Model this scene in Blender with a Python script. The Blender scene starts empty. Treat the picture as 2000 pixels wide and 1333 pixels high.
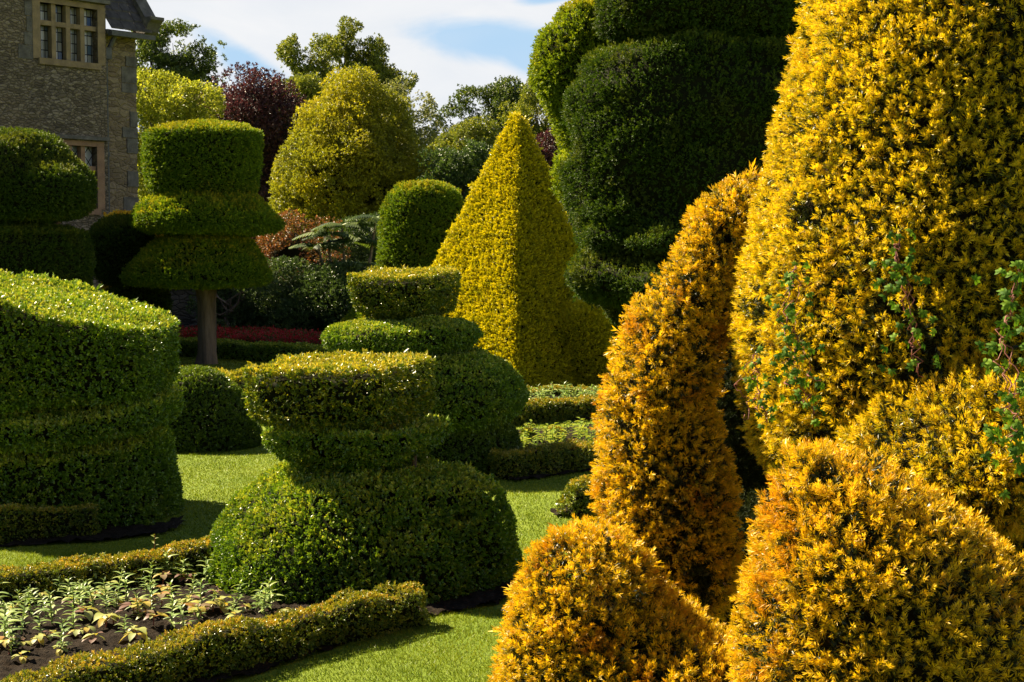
import bpy, math, random
import numpy as np
from mathutils import Vector

random.seed(5)
rng = np.random.default_rng(11)
S = bpy.context.scene
COL = S.collection

# ------------------------------------------------------------------ camera, sky, sun, exposure
EYE = 1.75
F = 2900.0                      # focal length in pixels of the 2000 px wide frame
PITCH = math.atan(176.5 / F)
cam_d = bpy.data.cameras.new("camera")
cam_d.sensor_width = 36.0
cam_d.lens = 36.0 * F / 2000.0
cam_d.clip_start = 0.05
cam_d.clip_end = 3000
cam = bpy.data.objects.new("camera", cam_d)
cam.location = (0, 0, EYE)
cam.rotation_euler = (math.radians(90) - PITCH, 0, 0)
COL.objects.link(cam)
S.camera = cam

SUN_EL = math.radians(44)
SUN_AZ = math.radians(-58)      # from +Y towards +X: the sun stands far left, a little behind the garden
sun_dir = np.array([math.sin(SUN_AZ) * math.cos(SUN_EL), math.cos(SUN_AZ) * math.cos(SUN_EL), math.sin(SUN_EL)])
sd = bpy.data.lights.new("sun", 'SUN')
sd.energy = 5.0
sd.angle = math.radians(0.5)
sd.color = (1.0, 0.85, 0.58)
sun = bpy.data.objects.new("sun", sd)
sun.rotation_euler = Vector(tuple(sun_dir)).to_track_quat('Z', 'Y').to_euler()
sun.location = (-20, 10, 20)
COL.objects.link(sun)

S.view_settings.view_transform = 'Standard'
S.view_settings.look = 'None'
S.view_settings.gamma = 1
S.view_settings.exposure = 1.92
S.cycles.max_bounces = 6
S.cycles.diffuse_bounces = 3
S.cycles.glossy_bounces = 2
S.cycles.transmission_bounces = 3
S.cycles.transparent_max_bounces = 4
S.cycles.caustics_reflective = False
S.cycles.caustics_refractive = False

W = bpy.data.worlds.new("World")
S.world = W
W.use_nodes = True
nt = W.node_tree
nt.nodes.clear()


class NB:
    """small helper to wire shader nodes"""
    def __init__(s, tree):
        s.t = tree

    def n(s, typ, **kw):
        nd = s.t.nodes.new(typ)
        for k, v in kw.items():
            setattr(nd, k, v)
        return nd

    def l(s, a, b):
        s.t.links.new(a, b)

    def val(s, x, sock):
        if hasattr(x, 'default_value') or hasattr(x, 'is_linked'):
            s.l(x, sock)
        else:
            sock.default_value = x

    def m(s, op, a, b=None, c=None):
        nd = s.n('ShaderNodeMath', operation=op)
        s.val(a, nd.inputs[0])
        if b is not None:
            s.val(b, nd.inputs[1])
        if c is not None:
            s.val(c, nd.inputs[2])
        return nd.outputs[0]

    def mix(s, f, a, b, blend='MIX'):
        nd = s.n('ShaderNodeMix', data_type='RGBA', blend_type=blend)
        s.val(f, nd.inputs['Factor'])
        for x, i in ((a, 6), (b, 7)):
            if isinstance(x, tuple):
                nd.inputs[i].default_value = (*x, 1) if len(x) == 3 else x
            else:
                s.l(x, nd.inputs[i])
        return nd.outputs[2]

    def ramp(s, f, stops, interp='LINEAR'):
        nd = s.n('ShaderNodeValToRGB')
        nd.color_ramp.interpolation = interp
        e = nd.color_ramp.elements
        while len(e) < len(stops):
            e.new(0.5)
        for i, (p, c) in enumerate(stops):
            e[i].position = p
            e[i].color = (*c, 1) if len(c) == 3 else c
        s.l(f, nd.inputs[0])
        return nd.outputs[0]

    def noise(s, vec, scale, detail=4, rough=0.55, dist=0.0):
        nd = s.n('ShaderNodeTexNoise')
        if vec is not None:
            s.l(vec, nd.inputs['Vector'])
        nd.inputs['Scale'].default_value = scale
        nd.inputs['Detail'].default_value = detail
        nd.inputs['Roughness'].default_value = rough
        nd.inputs['Distortion'].default_value = dist
        return nd.outputs['Fac']


b = NB(nt)
out = b.n('ShaderNodeOutputWorld')
bg = b.n('ShaderNodeBackground')
sky = b.n('ShaderNodeTexSky', sky_type='NISHITA')
sky.sun_disc = False
sky.sun_elevation = SUN_EL
sky.sun_rotation = SUN_AZ
sky.air_density = 1.0
sky.dust_density = 0.6
sky.ozone_density = 1.5
tc = b.n('ShaderNodeTexCoord')
sx = b.n('ShaderNodeSeparateXYZ')
b.l(tc.outputs['Generated'], sx.inputs[0])
yy = b.m('MAXIMUM', sx.outputs['Y'], 0.06)
u = b.m('DIVIDE', sx.outputs['X'], yy)
v = b.m('DIVIDE', sx.outputs['Z'], yy)
cv = b.n('ShaderNodeCombineXYZ')
b.l(b.m('MULTIPLY', u, 9.0), cv.inputs[0])
b.l(b.m('MULTIPLY', v, 24.0), cv.inputs[1])
nz = b.noise(cv.outputs[0], 1.0, 6, 0.6, 0.4)
nz2 = b.noise(cv.outputs[0], 0.55, 3, 0.5, 0.2)
nzc = b.m('SUBTRACT', nz, 0.5)


def blob(cx, cy, rx, ry, ang):
    ca, sa = math.cos(ang), math.sin(ang)
    du = b.m('SUBTRACT', u, cx)
    dv = b.m('SUBTRACT', v, cy)
    p = b.m('DIVIDE', b.m('ADD', b.m('MULTIPLY', du, ca), b.m('MULTIPLY', dv, sa)), rx)
    q = b.m('DIVIDE', b.m('SUBTRACT', b.m('MULTIPLY', dv, ca), b.m('MULTIPLY', du, sa)), ry)
    r = b.m('SQRT', b.m('ADD', b.m('MULTIPLY', p, p), b.m('MULTIPLY', q, q)))
    r = b.m('ADD', r, b.m('MULTIPLY', nzc, 1.1))
    nd = b.n('ShaderNodeMapRange', interpolation_type='SMOOTHSTEP')
    b.l(r, nd.inputs[0])
    nd.inputs[1].default_value = 0.45
    nd.inputs[2].default_value = 1.15
    nd.inputs[3].default_value = 1
    nd.inputs[4].default_value = 0
    return nd.outputs[0]


gap = blob(-0.010, 0.139, 0.062, 0.017, -0.12)
for g in (blob(-0.172, 0.120, 0.060, 0.012, -0.62), blob(-0.150, 0.105, 0.045, 0.013, -0.3), blob(0.03, 0.17, 0.03, 0.006, 0.2),
          blob(0.012, 0.128, 0.04, 0.014, -0.35)):
    gap = b.m('MAXIMUM', gap, g)
# away from the part of the sky in front, the clouds thin out into a deep blue sky
front = b.n('ShaderNodeMapRange', interpolation_type='SMOOTHSTEP')
b.l(sx.outputs['Y'], front.inputs[0])
front.inputs[1].default_value = 0.55
front.inputs[2].default_value = 0.93
low = b.n('ShaderNodeMapRange', interpolation_type='SMOOTHSTEP')
b.l(v, low.inputs[0])
low.inputs[1].default_value = 0.20
low.inputs[2].default_value = 0.42
low.inputs[3].default_value = 1
low.inputs[4].default_value = 0
dens = b.m('MULTIPLY', b.m('SUBTRACT', 1.0, gap), b.m('MULTIPLY', front.outputs[0], low.outputs[0]))
scat = b.n('ShaderNodeMapRange')
b.l(nz2, scat.inputs[0])
scat.inputs[1].default_value = 0.52
scat.inputs[2].default_value = 0.72
scat.inputs[4].default_value = 0.35
dens = b.m('MAXIMUM', dens, scat.outputs[0])
skyc = b.mix(1.0, sky.outputs[0], (0.080, 0.086, 0.096), 'MULTIPLY')
front2 = b.mix(b.m('MULTIPLY', front.outputs[0], low.outputs[0]), skyc, (0.48, 0.70, 0.93))
fill_bank = b.n('ShaderNodeVectorMath', operation='DOT_PRODUCT')  # unseen cloud bank added on the right as soft fill light
b.l(tc.outputs['Generated'], fill_bank.inputs[0])
fill_bank.inputs[1].default_value = (0.86, -0.38, 0.34)
bk = b.n('ShaderNodeMapRange', interpolation_type='SMOOTHSTEP')
b.l(fill_bank.outputs['Value'], bk.inputs[0])
bk.inputs[1].default_value = 0.62
bk.inputs[2].default_value = 0.95
bk.inputs[4].default_value = 0.6
dens = b.m('MAXIMUM', dens, bk.outputs[0])
cloudc = b.mix(nz, (0.74, 0.80, 0.88), (1.0, 0.99, 0.98))
b.l(b.mix(dens, front2, cloudc), bg.inputs[0])
bg.inputs[1].default_value = 0.262
b.l(bg.outputs[0], out.inputs[0])

# ------------------------------------------------------------------ pixel -> world helpers
CP, SP = math.cos(PITCH), math.sin(PITCH)


def ray(px, py):
    rx = (px - 1000) / F
    ry = (666.5 - py) / F
    return np.array([rx, CP + ry * SP, -SP + ry * CP])


def P(px, py, D):
    r = ray(px, py)
    return np.array([0, 0, EYE]) + r * (D / r[1])


def G(px, py, z=0.0):
    r = ray(px, py)
    return np.array([0, 0, EYE]) + r * ((z - EYE) / r[2])


def mpp(D):
    return D / F


def project(p):
    q = p - np.array([0, 0, EYE])
    fw = q[:, 1] * CP - q[:, 2] * SP
    up = q[:, 1] * SP + q[:, 2] * CP
    fw = np.maximum(fw, 1e-3)
    return 1000 + F * q[:, 0] / fw, 666.5 - F * up / fw


# ------------------------------------------------------------------ numpy noise
def _hash(ix, iy, iz, seed):
    h = (ix.astype(np.uint32) * np.uint32(374761393)) ^ (iy.astype(np.uint32) * np.uint32(668265263)) ^ (iz.astype(np.uint32) * np.uint32(2147483647 // 3 * 2 + 1)) ^ np.uint32((seed * 974711 + 17) & 0xffffffff)
    h = (h ^ (h >> np.uint32(13))) * np.uint32(1274126177)
    h = (h ^ (h >> np.uint32(16))) * np.uint32(2246822519)
    h = h ^ (h >> np.uint32(15))
    return h.astype(np.float64) / 4294967295.0


def vnoise(p, seed=0):
    i = np.floor(p).astype(np.int64)
    f = p - i
    f = f * f * (3 - 2 * f)
    r = 0
    with np.errstate(over='ignore'):
        for dx in (0, 1):
            wx = f[:, 0] if dx else 1 - f[:, 0]
            for dy in (0, 1):
                wy = f[:, 1] if dy else 1 - f[:, 1]
                for dz in (0, 1):
                    wz = f[:, 2] if dz else 1 - f[:, 2]
                    r = r + wx * wy * wz * _hash(i[:, 0] + dx, i[:, 1] + dy, i[:, 2] + dz, seed)
    return r * 2 - 1


def norm(a):
    return a / np.maximum(np.linalg.norm(a, axis=-1, keepdims=True), 1e-9)


# ------------------------------------------------------------------ signed distance shapes
class Lathe:
    """clipped shape whose outline rows (y, x_left, x_right) are read at distance D; round or square in plan"""
    def __init__(s, rows, D, dep=1.0, n=2.0, rot=0.0, k=1.0, to_ground=False, cy=None):
        z, c, R = [], [], []
        for (y, xl, xr) in rows:
            p = P((xl + xr) / 2, y, D)
            z.append(p[2]); c.append(p[0]); R.append((xr - xl) / 2 * mpp(D))
        if to_ground:
            z.append(-0.05); c.append(c[-1]); R.append(R[-1])
        o = np.argsort(z)
        s.z = np.array(z)[o]; s.c = np.array(c)[o]; s.R = np.array(R)[o]
        s.D = D; s.dep = dep; s.n = n; s.rot = rot; s.k = k
        m = s.R.max()
        s.bb = (np.array([(s.c - s.R).min() - .1, D - m * dep * 1.1 - .1, s.z[0] - .1]), np.array([(s.c + s.R).max() + .1, D + m * dep * 1.1 + .1, s.z[-1] + .1]))

    def rho(s, p):
        cx = np.interp(p[:, 2], s.z, s.c)
        x = p[:, 0] - cx
        y = (p[:, 1] - s.D) / s.dep
        if s.n == 2.0:
            return np.sqrt(x * x + y * y)
        ca, sa = math.cos(s.rot), math.sin(s.rot)
        a = np.abs(x * ca + y * sa); c = np.abs(-x * sa + y * ca)
        return ((a ** s.n + c ** s.n) ** (1 / s.n)) * s.k

    def __call__(s, p):
        r = s.rho(p); z = p[:, 2]
        pts = [(0, s.z[0])] + list(zip(s.R, s.z)) + [(0, s.z[-1])]
        d = np.full(len(p), 1e9)
        for (r0, z0), (r1, z1) in zip(pts[:-1], pts[1:]):
            er, ez = r1 - r0, z1 - z0
            L = er * er + ez * ez
            if L < 1e-12:
                continue
            t = np.clip(((r - r0) * er + (z - z0) * ez) / L, 0, 1)
            d = np.minimum(d, (r - r0 - er * t) ** 2 + (z - z0 - ez * t) ** 2)
        d = np.sqrt(d)
        ins = (z > s.z[0]) & (z < s.z[-1]) & (r < np.interp(z, s.z, s.R))
        return np.where(ins, -d, d)


class Ell:
    """ellipsoid from pixel centre and radii at distance D"""
    def __init__(s, px, py, rx, ry, D, dep=1.0):
        s.c = P(px, py, D)
        m = mpp(D)
        s.r = np.array([rx * m, max(rx, min(rx, ry)) * m * dep, ry * m])
        s.bb = (s.c - s.r - .1, s.c + s.r + .1)

    def __call__(s, p):
        q = p - s.c
        k0 = np.linalg.norm(q / s.r, axis=1)
        k1 = np.linalg.norm(q / (s.r ** 2), axis=1)
        return np.where(k1 > 1e-9, k0 * (k0 - 1) / np.maximum(k1, 1e-9), -s.r.min())


class Union:
    def __init__(s, parts, k=0.05):
        s.p = parts; s.k = k
        s.bb = (np.min([q.bb[0] for q in parts], axis=0), np.max([q.bb[1] for q in parts], axis=0))

    def __call__(s, p):
        d = s.p[0](p)
        for q in s.p[1:]:
            e = q(p)
            h = np.clip(0.5 + 0.5 * (e - d) / s.k, 0, 1)
            d = e * (1 - h) + d * h - s.k * h * (1 - h)
        return d


class Cut:
    def __init__(s, a, cuts, k=0.02):
        s.a = a; s.cuts = cuts; s.bb = a.bb; s.k = k

    def __call__(s, p):
        d = s.a(p)
        for c in s.cuts:
            d = np.maximum(d, -c(p))
        return d


class Plane:
    """keep what lies below the plane through point o with normal n"""
    def __init__(s, a, o, n):
        s.a = a; s.o = np.array(o, float); s.n = norm(np.array(n, float)); s.bb = a.bb

    def __call__(s, p):
        return np.maximum(s.a(p), (p - s.o) @ s.n)


class Shear:
    """tilts a shape: height shifts with x and y"""
    def __init__(s, a, o, tx, ty):
        s.a = a; s.o = o; s.t = (tx, ty)
        s.bb = (a.bb[0] - [0, 0, .15], a.bb[1] + [0, 0, .15])

    def __call__(s, p):
        q = p.copy()
        q[:, 2] -= s.t[0] * (p[:, 0] - s.o[0]) + s.t[1] * (p[:, 1] - s.o[1])
        return s.a(q)


class Strip:
    """low hedge along a ground path"""
    def __init__(s, pts, w, h):
        s.pts = [np.array(q[:2]) for q in pts]; s.w = w / 2; s.h = h
        a = np.array(s.pts)
        s.bb = (np.array([*(a.min(0) - w), -.05]), np.array([*(a.max(0) + w), h + .12]))

    def __call__(s, p):
        d = np.full(len(p), 1e9)
        for a, c in zip(s.pts[:-1], s.pts[1:]):
            e = c - a
            t = np.clip(((p[:, :2] - a) @ e) / (e @ e), 0, 1)
            d = np.minimum(d, np.linalg.norm(p[:, :2] - a - t[:, None] * e, axis=1))
        rr = min(0.05, s.w * .6)
        q0 = d - (s.w - rr); q1 = np.abs(p[:, 2] - s.h / 2 + .05) - (s.h / 2 + .05 - rr)
        return np.sqrt(np.maximum(q0, 0) ** 2 + np.maximum(q1, 0) ** 2) + np.minimum(np.maximum(q0, q1), 0) - rr


class Bumpy:
    def __init__(s, a, amps, seed=0):
        s.a = a; s.amps = amps; s.bb = a.bb; s.seed = seed

    def __call__(s, p):
        d = s.a(p)
        for i, (am, fr) in enumerate(s.amps):
            d = d + am * vnoise(p * fr + 31.7 * i, s.seed + i)
        return d


def grad(f, p, e=0.01):
    g = np.empty_like(p)
    for i in range(3):
        o = np.zeros(3); o[i] = e
        g[:, i] = f(p + o) - f(p - o)
    return norm(g)


def grid(f, h):
    lo, hi = f.bb
    n = np.maximum(np.ceil((hi - lo) / h).astype(int) + 1, 4)
    ax = [lo[i] + np.arange(n[i]) * h for i in range(3)]
    gx = np.stack(np.meshgrid(*ax, indexing='ij'), -1).reshape(-1, 3)
    return f(gx).reshape(n), lo, n


def surfnets(dv, lo, h, iso):
    s = dv < iso
    nx, ny, nz_ = dv.shape
    cs = [(i, j, k) for i in (0, 1) for j in (0, 1) for k in (0, 1)]
    sl = lambda a, c: a[c[0]:nx - 1 + c[0], c[1]:ny - 1 + c[1], c[2]:nz_ - 1 + c[2]]
    cnt = sum(sl(s, c).astype(np.int8) for c in cs)
    mask = (cnt > 0) & (cnt < 8)
    idx = -np.ones(mask.shape, np.int64)
    idx[mask] = np.arange(mask.sum())
    pos = np.zeros(mask.shape + (3,)); n = np.zeros(mask.shape)
    for c in cs:
        for a in range(3):
            if c[a] == 0:
                e = list(c); e[a] = 1
                d0, d1 = sl(dv, c), sl(dv, e)
                cr = (d0 < iso) != (d1 < iso)
                t = np.where(cr, (iso - d0) / np.where(cr, d1 - d0, 1), 0)
                w = np.array(c, float) + np.zeros(mask.shape + (3,))
                w[..., a] += t
                pos += np.where(cr[..., None], w, 0); n += cr
    ijk = np.stack(np.nonzero(mask), -1)
    if not len(ijk):
        return np.zeros((0, 3)), np.zeros((0, 4), int)
    V = lo + (ijk + pos[mask] / n[mask][:, None]) * h
    Q = []
    for a in range(3):
        bx = [q for q in range(3) if q != a]
        i0 = [slice(None)] * 3; i1 = [slice(None)] * 3
        i0[a] = slice(0, -1); i1[a] = slice(1, None)
        for q in bx:
            i0[q] = slice(1, -1); i1[q] = slice(1, -1)
        s0, s1 = s[tuple(i0)], s[tuple(i1)]
        at = np.stack(np.nonzero(s0 != s1), -1)
        if not len(at):
            continue
        flip = s1[tuple(at.T)]
        base = at.copy()
        for q in bx:
            base[:, q] += 1
        def cell(db, dc):
            r = base.copy(); r[:, bx[0]] -= db; r[:, bx[1]] -= dc
            return idx[tuple(r.T)]
        f4 = np.stack([cell(1, 1), cell(0, 1), cell(0, 0), cell(1, 0)], -1)
        if a == 1:
            flip = ~flip
        f4[flip] = f4[flip][:, ::-1]
        Q.append(f4)
    return V, (np.concatenate(Q) if Q else np.zeros((0, 4), int))


def sample(f, dv, lo, h, band0, band1, count):
    """points whose distance lies between band0 and band1, evenly spread in that shell"""
    c = dv[:-1, :-1, :-1]
    cen = 0.125 * sum(dv[i:dv.shape[0] - 1 + i, j:dv.shape[1] - 1 + j, k:dv.shape[2] - 1 + k] for i in (0, 1) for j in (0, 1) for k in (0, 1))
    m = (cen > band0 - h) & (cen < band1 + h)
    ijk = np.stack(np.nonzero(m), -1)
    outp, outd, tot, tries = [], [], 0, 0
    while tot < count and tries < 40:
        tries += 1
        k = min(max(int((count - tot) * 2.5), 2000), 250000)
        p = lo + (ijk[rng.integers(0, len(ijk), k)] + rng.random((k, 3))) * h
        d = f(p)
        ok = (d > band0) & (d < band1)
        outp.append(p[ok]); outd.append(d[ok]); tot += ok.sum()
    p = np.concatenate(outp)[:count]; d = np.concatenate(outd)[:count]
    return p, d


def shell_area(f, dv, h):
    """rough surface area from the share of grid points in a thin shell"""
    w = 0.9 * h
    return (np.abs(dv) < w).sum() * h ** 3 / (2 * w)


# ------------------------------------------------------------------ mesh building
def mesh_from(name, pieces, mats, origin=(0, 0, 0), smooth=()):
    """pieces: (verts Nx3, faces MxK, material index, rnd per face or None)"""
    o = np.array(origin, float)
    V, loops, starts, mi, rn, sm = [], [], [], [], [], []
    nv = nl = 0
    for (v, f, m, r) in pieces:
        if len(f) == 0:
            continue
        V.append(np.asarray(v, float) - o)
        K = f.shape[1]
        loops.append((f + nv).reshape(-1))
        starts.append(nl + np.arange(len(f)) * K)
        mi.append(np.full(len(f), m)); rn.append(np.full(len(f), .5) if r is None else r)
        sm.append(np.full(len(f), m in smooth))
        nv += len(v); nl += f.size
    me = bpy.data.meshes.new(name)
    V = np.concatenate(V); loops = np.concatenate(loops); starts = np.concatenate(starts)
    me.vertices.add(len(V)); me.loops.add(len(loops)); me.polygons.add(len(starts))
    me.vertices.foreach_set('co', V.astype(np.float32).ravel())
    me.loops.foreach_set('vertex_index', loops.astype(np.int32))
    me.polygons.foreach_set('loop_start', starts.astype(np.int32))
    me.polygons.foreach_set('material_index', np.concatenate(mi).astype(np.int32))
    me.polygons.foreach_set('use_smooth', np.concatenate(sm))
    at = me.attributes.new('rnd', 'FLOAT', 'FACE')
    at.data.foreach_set('value', np.concatenate(rn).astype(np.float32))
    for m in mats:
        me.materials.append(m)
    me.update(calc_edges=True)
    return me


def link(name, me, origin=(0, 0, 0), parent=None):
    o = bpy.data.objects.new(name, me)
    COL.objects.link(o)
    if parent is not None:
        o.parent = parent
    else:
        o.location = tuple(origin)
    return o


def tag(o, label=None, cat=None, group=None, kind=None):
    if label: o['label'] = label
    if cat: o['category'] = cat
    if group: o['group'] = group
    if kind: o['kind'] = kind
    return o


def thing(name, label, cat, loc, group=None):
    o = bpy.data.objects.new(name, None)
    COL.objects.link(o)
    o.empty_display_size = 0.2
    o.location = tuple(loc)
    return tag(o, label, cat, group)


def tube(pts, radii, seg=8, cap=True):
    pts = np.array(pts, float); n = len(pts)
    tang = norm(np.gradient(pts, axis=0))
    ref = np.array([0.3, 0.9, 0.1])
    V = []
    for i in range(n):
        a = norm(np.cross(tang[i], ref)); c = np.cross(tang[i], a)
        an = np.arange(seg) * 2 * math.pi / seg
        V.append(pts[i] + radii[i] * (np.cos(an)[:, None] * a + np.sin(an)[:, None] * c))
    V = np.concatenate(V)
    Fs = []
    for i in range(n - 1):
        for j in range(seg):
            k = (j + 1) % seg
            Fs.append((i * seg + j, i * seg + k, (i + 1) * seg + k, (i + 1) * seg + j))
    return V, np.array(Fs)


def merge(list_vf):
    V, Fc, n = [], [], 0
    for v, f in list_vf:
        V.append(v); Fc.append(f + n); n += len(v)
    return np.concatenate(V), np.concatenate(Fc)


def box(lo, hi):
    x0, y0, z0 = lo; x1, y1, z1 = hi
    v = np.array([(x0, y0, z0), (x1, y0, z0), (x1, y1, z0), (x0, y1, z0), (x0, y0, z1), (x1, y0, z1), (x1, y1, z1), (x0, y1, z1)], float)
    f = np.array([(0, 3, 2, 1), (4, 5, 6, 7), (0, 1, 5, 4), (1, 2, 6, 5), (2, 3, 7, 6), (3, 0, 4, 7)])
    return v, f


# ------------------------------------------------------------------ leaf geometry
def leaves_rhomb(base, d, L, Wd, cup=0.2):
    """one folded rhombic leaf per row: 4 vertices, one quad"""
    n = len(base)
    side = norm(np.cross(d, rng.normal(size=(n, 3))))
    nr = np.cross(side, d)
    L = np.broadcast_to(L, n)[:, None]; Wd = np.broadcast_to(Wd, n)[:, None]
    m = base + d * L * 0.5
    v = np.stack([base, m + side * Wd * .5 + nr * Wd * cup, base + d * L, m - side * Wd * .5 + nr * Wd * cup], 1).reshape(-1, 3)
    return v, np.arange(4 * n).reshape(n, 4)


def sprigs_box(p, n, size, k=6, up=0.25, spread=0.9):
    """small-leaved sprigs: k leaves round a short shoot"""
    M = len(p)
    ax = norm(n + rng.normal(size=(M, 3)) * .38 + np.array([0, 0, up]))
    sc = np.broadcast_to(size, M) * rng.uniform(.75, 1.25, M)
    i = np.repeat(np.arange(M), k)
    d = norm(ax[i] * .75 + rng.normal(size=(M * k, 3)) * spread * .6)
    t = rng.random(M * k)[:, None]
    base = p[i] + ax[i] * t * sc[i][:, None] * 1.1
    v, f = leaves_rhomb(base, d, sc[i] * rng.uniform(.8, 1.2, M * k), sc[i] * .56)
    r = np.clip(np.repeat(rng.random(M), k) * .7 + rng.random(M * k) * .3, 0, 1)
    return v, f, r


def sprigs_yew(p, n, size, k=15, up=0.25, wid=0.13, jit=.42):
    """yew shoots: needles in a feathered burst round a short axis"""
    M = len(p)
    ax = norm(n + rng.normal(size=(M, 3)) * jit + np.array([0, 0, up]))
    sc = np.broadcast_to(size, M) * rng.uniform(.55, 1.4, M)
    s1 = norm(np.cross(ax, rng.normal(size=(M, 3))))
    s2 = np.cross(ax, s1)
    i = np.repeat(np.arange(M), k)
    t = np.tile((np.arange(k) + .5) / k, M) + rng.normal(size=M * k) * .03
    a = rng.uniform(0, 2 * math.pi, M * k)
    rad = (np.cos(a)[:, None] * s1[i] + .65 * np.sin(a)[:, None] * s2[i])
    d = norm(ax[i] * (0.35 + .9 * t[:, None]) + rad * (1.05 - .45 * t[:, None]))
    base = p[i] + ax[i] * (t * sc[i] * .9)[:, None]
    L = sc[i] * .62 * (1.05 - .35 * t)
    n_ = M * k
    side = norm(np.cross(d, rng.normal(size=(n_, 3))))
    w = (sc[i] * wid)[:, None]
    m = base + d * (L * .55)[:, None]
    tip = base + d * L[:, None] + rng.normal(size=(n_, 3)) * (sc[i] * .04)[:, None]
    v = np.stack([base, m + side * w * .5, tip, m - side * w * .5], 1).reshape(-1, 3)
    f = np.arange(4 * n_).reshape(n_, 4)
    r = np.clip(np.repeat(rng.random(M), k) * .5 + np.clip(t, 0, 1) * .38 + rng.random(n_) * .14, 0, 1)
    return v, f, r


def in_view(p, pad=130):
    x, y = project(p)
    return (x > -pad) & (x < 2000 + pad) & (y > -pad) & (y < 1333 + pad)


CAMP = np.array([0, 0, EYE])


def foliage(sdf, kind, size, cover, h, inset=0.05, depth=None, k=None, mat_leaf=None, mat_core=None, name='foliage', parent=None,
            origin=(0, 0, 0), up=0.25, hole=None, back=0.15, spread=.9, wid=.13, jit=.42, smooth_n=0.03, core=True, inner=None, sink=.1, top_tint=.34):
    """leafy surface: sprigs on the outline of sdf over a core darkened for twigs and shadow. cover = sprigs per square metre"""
    dv, lo, n = grid(sdf, h)
    A = shell_area(sdf, dv, h)
    cnt = int(A * cover)
    dep = depth if depth is not None else size * 1.2
    bd = max(size * .9, h * .5)
    p, d = sample(sdf, dv, lo, h, -bd, bd, cnt)
    nr = grad(sdf, p, smooth_n)
    p = p - nr * d[:, None]
    p = p - nr * (sink * size + rng.random(len(p)) ** 1.5 * dep)[:, None]
    ok = p[:, 2] > 0.0
    tocam = norm(CAMP - p)
    fac = (nr * tocam).sum(1)
    vis = (fac > -.4) & in_view(p)
    keep = ok & (vis | (rng.random(len(p)) < back))
    if hole is not None:
        keep &= hole(p)
    big = np.where(vis, 1.0, 1.9)
    p, nr, big = p[keep], nr[keep], big[keep]
    if kind == 'yew':
        v, f, r = sprigs_yew(p, nr, size * big, k or 14, up, wid, jit)
    else:
        v, f, r = sprigs_box(p, nr, size * big, k or 6, up, spread)
    # clipped tops shifted yellower: new growth plus sun on the tops put into colour
    kq = len(f) // max(len(p), 1)
    r = np.clip(r * (1 - .3 * top_tint) + top_tint * np.repeat(np.clip((nr[:, 2] - .45) / .35, 0, 1), kq), 0, 1)
    pieces = [(v, f, 1, r)]
    mats = [mat_core, mat_leaf]
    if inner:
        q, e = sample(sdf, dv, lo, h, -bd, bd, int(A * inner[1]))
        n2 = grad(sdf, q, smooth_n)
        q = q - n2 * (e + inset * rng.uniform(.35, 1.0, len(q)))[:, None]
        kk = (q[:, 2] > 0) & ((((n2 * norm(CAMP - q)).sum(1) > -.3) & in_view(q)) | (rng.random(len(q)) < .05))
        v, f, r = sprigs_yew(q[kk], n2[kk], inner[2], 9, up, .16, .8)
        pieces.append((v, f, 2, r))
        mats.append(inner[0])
    if core:
        cvx, cf = surfnets(dv, lo, h, -inset)
        pieces.insert(0, (cvx, cf, 0, None))
    me = mesh_from(name, pieces, mats, origin, smooth=(0,))
    return link(name, me, origin, parent)


# ------------------------------------------------------------------ materials
def new_mat(name):
    m = bpy.data.materials.new(name)
    m.use_nodes = True
    m.node_tree.nodes.clear()
    bb = NB(m.node_tree)
    o = bb.n('ShaderNodeOutputMaterial')
    return m, bb, o


def leaf_mat(name, cols, alt=None, alt_scale=3.0, alt_at=(0.5, 0.66), trans=.35, tmul=(1.25, 1.2, .6), rough=.42, spec=.5):
    m, q, o = new_mat(name)
    at = q.n('ShaderNodeAttribute', attribute_name='rnd')
    c = q.ramp(at.outputs['Fac'], cols)
    if alt:
        tco = q.n('ShaderNodeTexCoord')
        nn = q.noise(tco.outputs['Object'], alt_scale, 3, .6)
        nn = q.m('ADD', nn, q.m('MULTIPLY', q.m('SUBTRACT', at.outputs['Fac'], .5), .16))
        fac = q.n('ShaderNodeMapRange', interpolation_type='SMOOTHSTEP')
        q.l(nn, fac.inputs[0])
        fac.inputs[1].default_value, fac.inputs[2].default_value = alt_at
        c = q.mix(fac.outputs[0], c, q.ramp(at.outputs['Fac'], alt))
    pb = q.n('ShaderNodeBsdfPrincipled')
    q.l(c, pb.inputs['Base Color'])
    pb.inputs['Roughness'].default_value = rough
    pb.inputs['Specular IOR Level'].default_value = spec
    tr = q.n('ShaderNodeBsdfTranslucent')
    q.l(q.mix(1.0, c, tmul, 'MULTIPLY'), tr.inputs[0])
    mx = q.n('ShaderNodeMixShader')
    mx.inputs[0].default_value = trans
    q.l(pb.outputs[0], mx.inputs[1]); q.l(tr.outputs[0], mx.inputs[2])
    q.l(mx.outputs[0], o.inputs[0])
    return m


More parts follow.
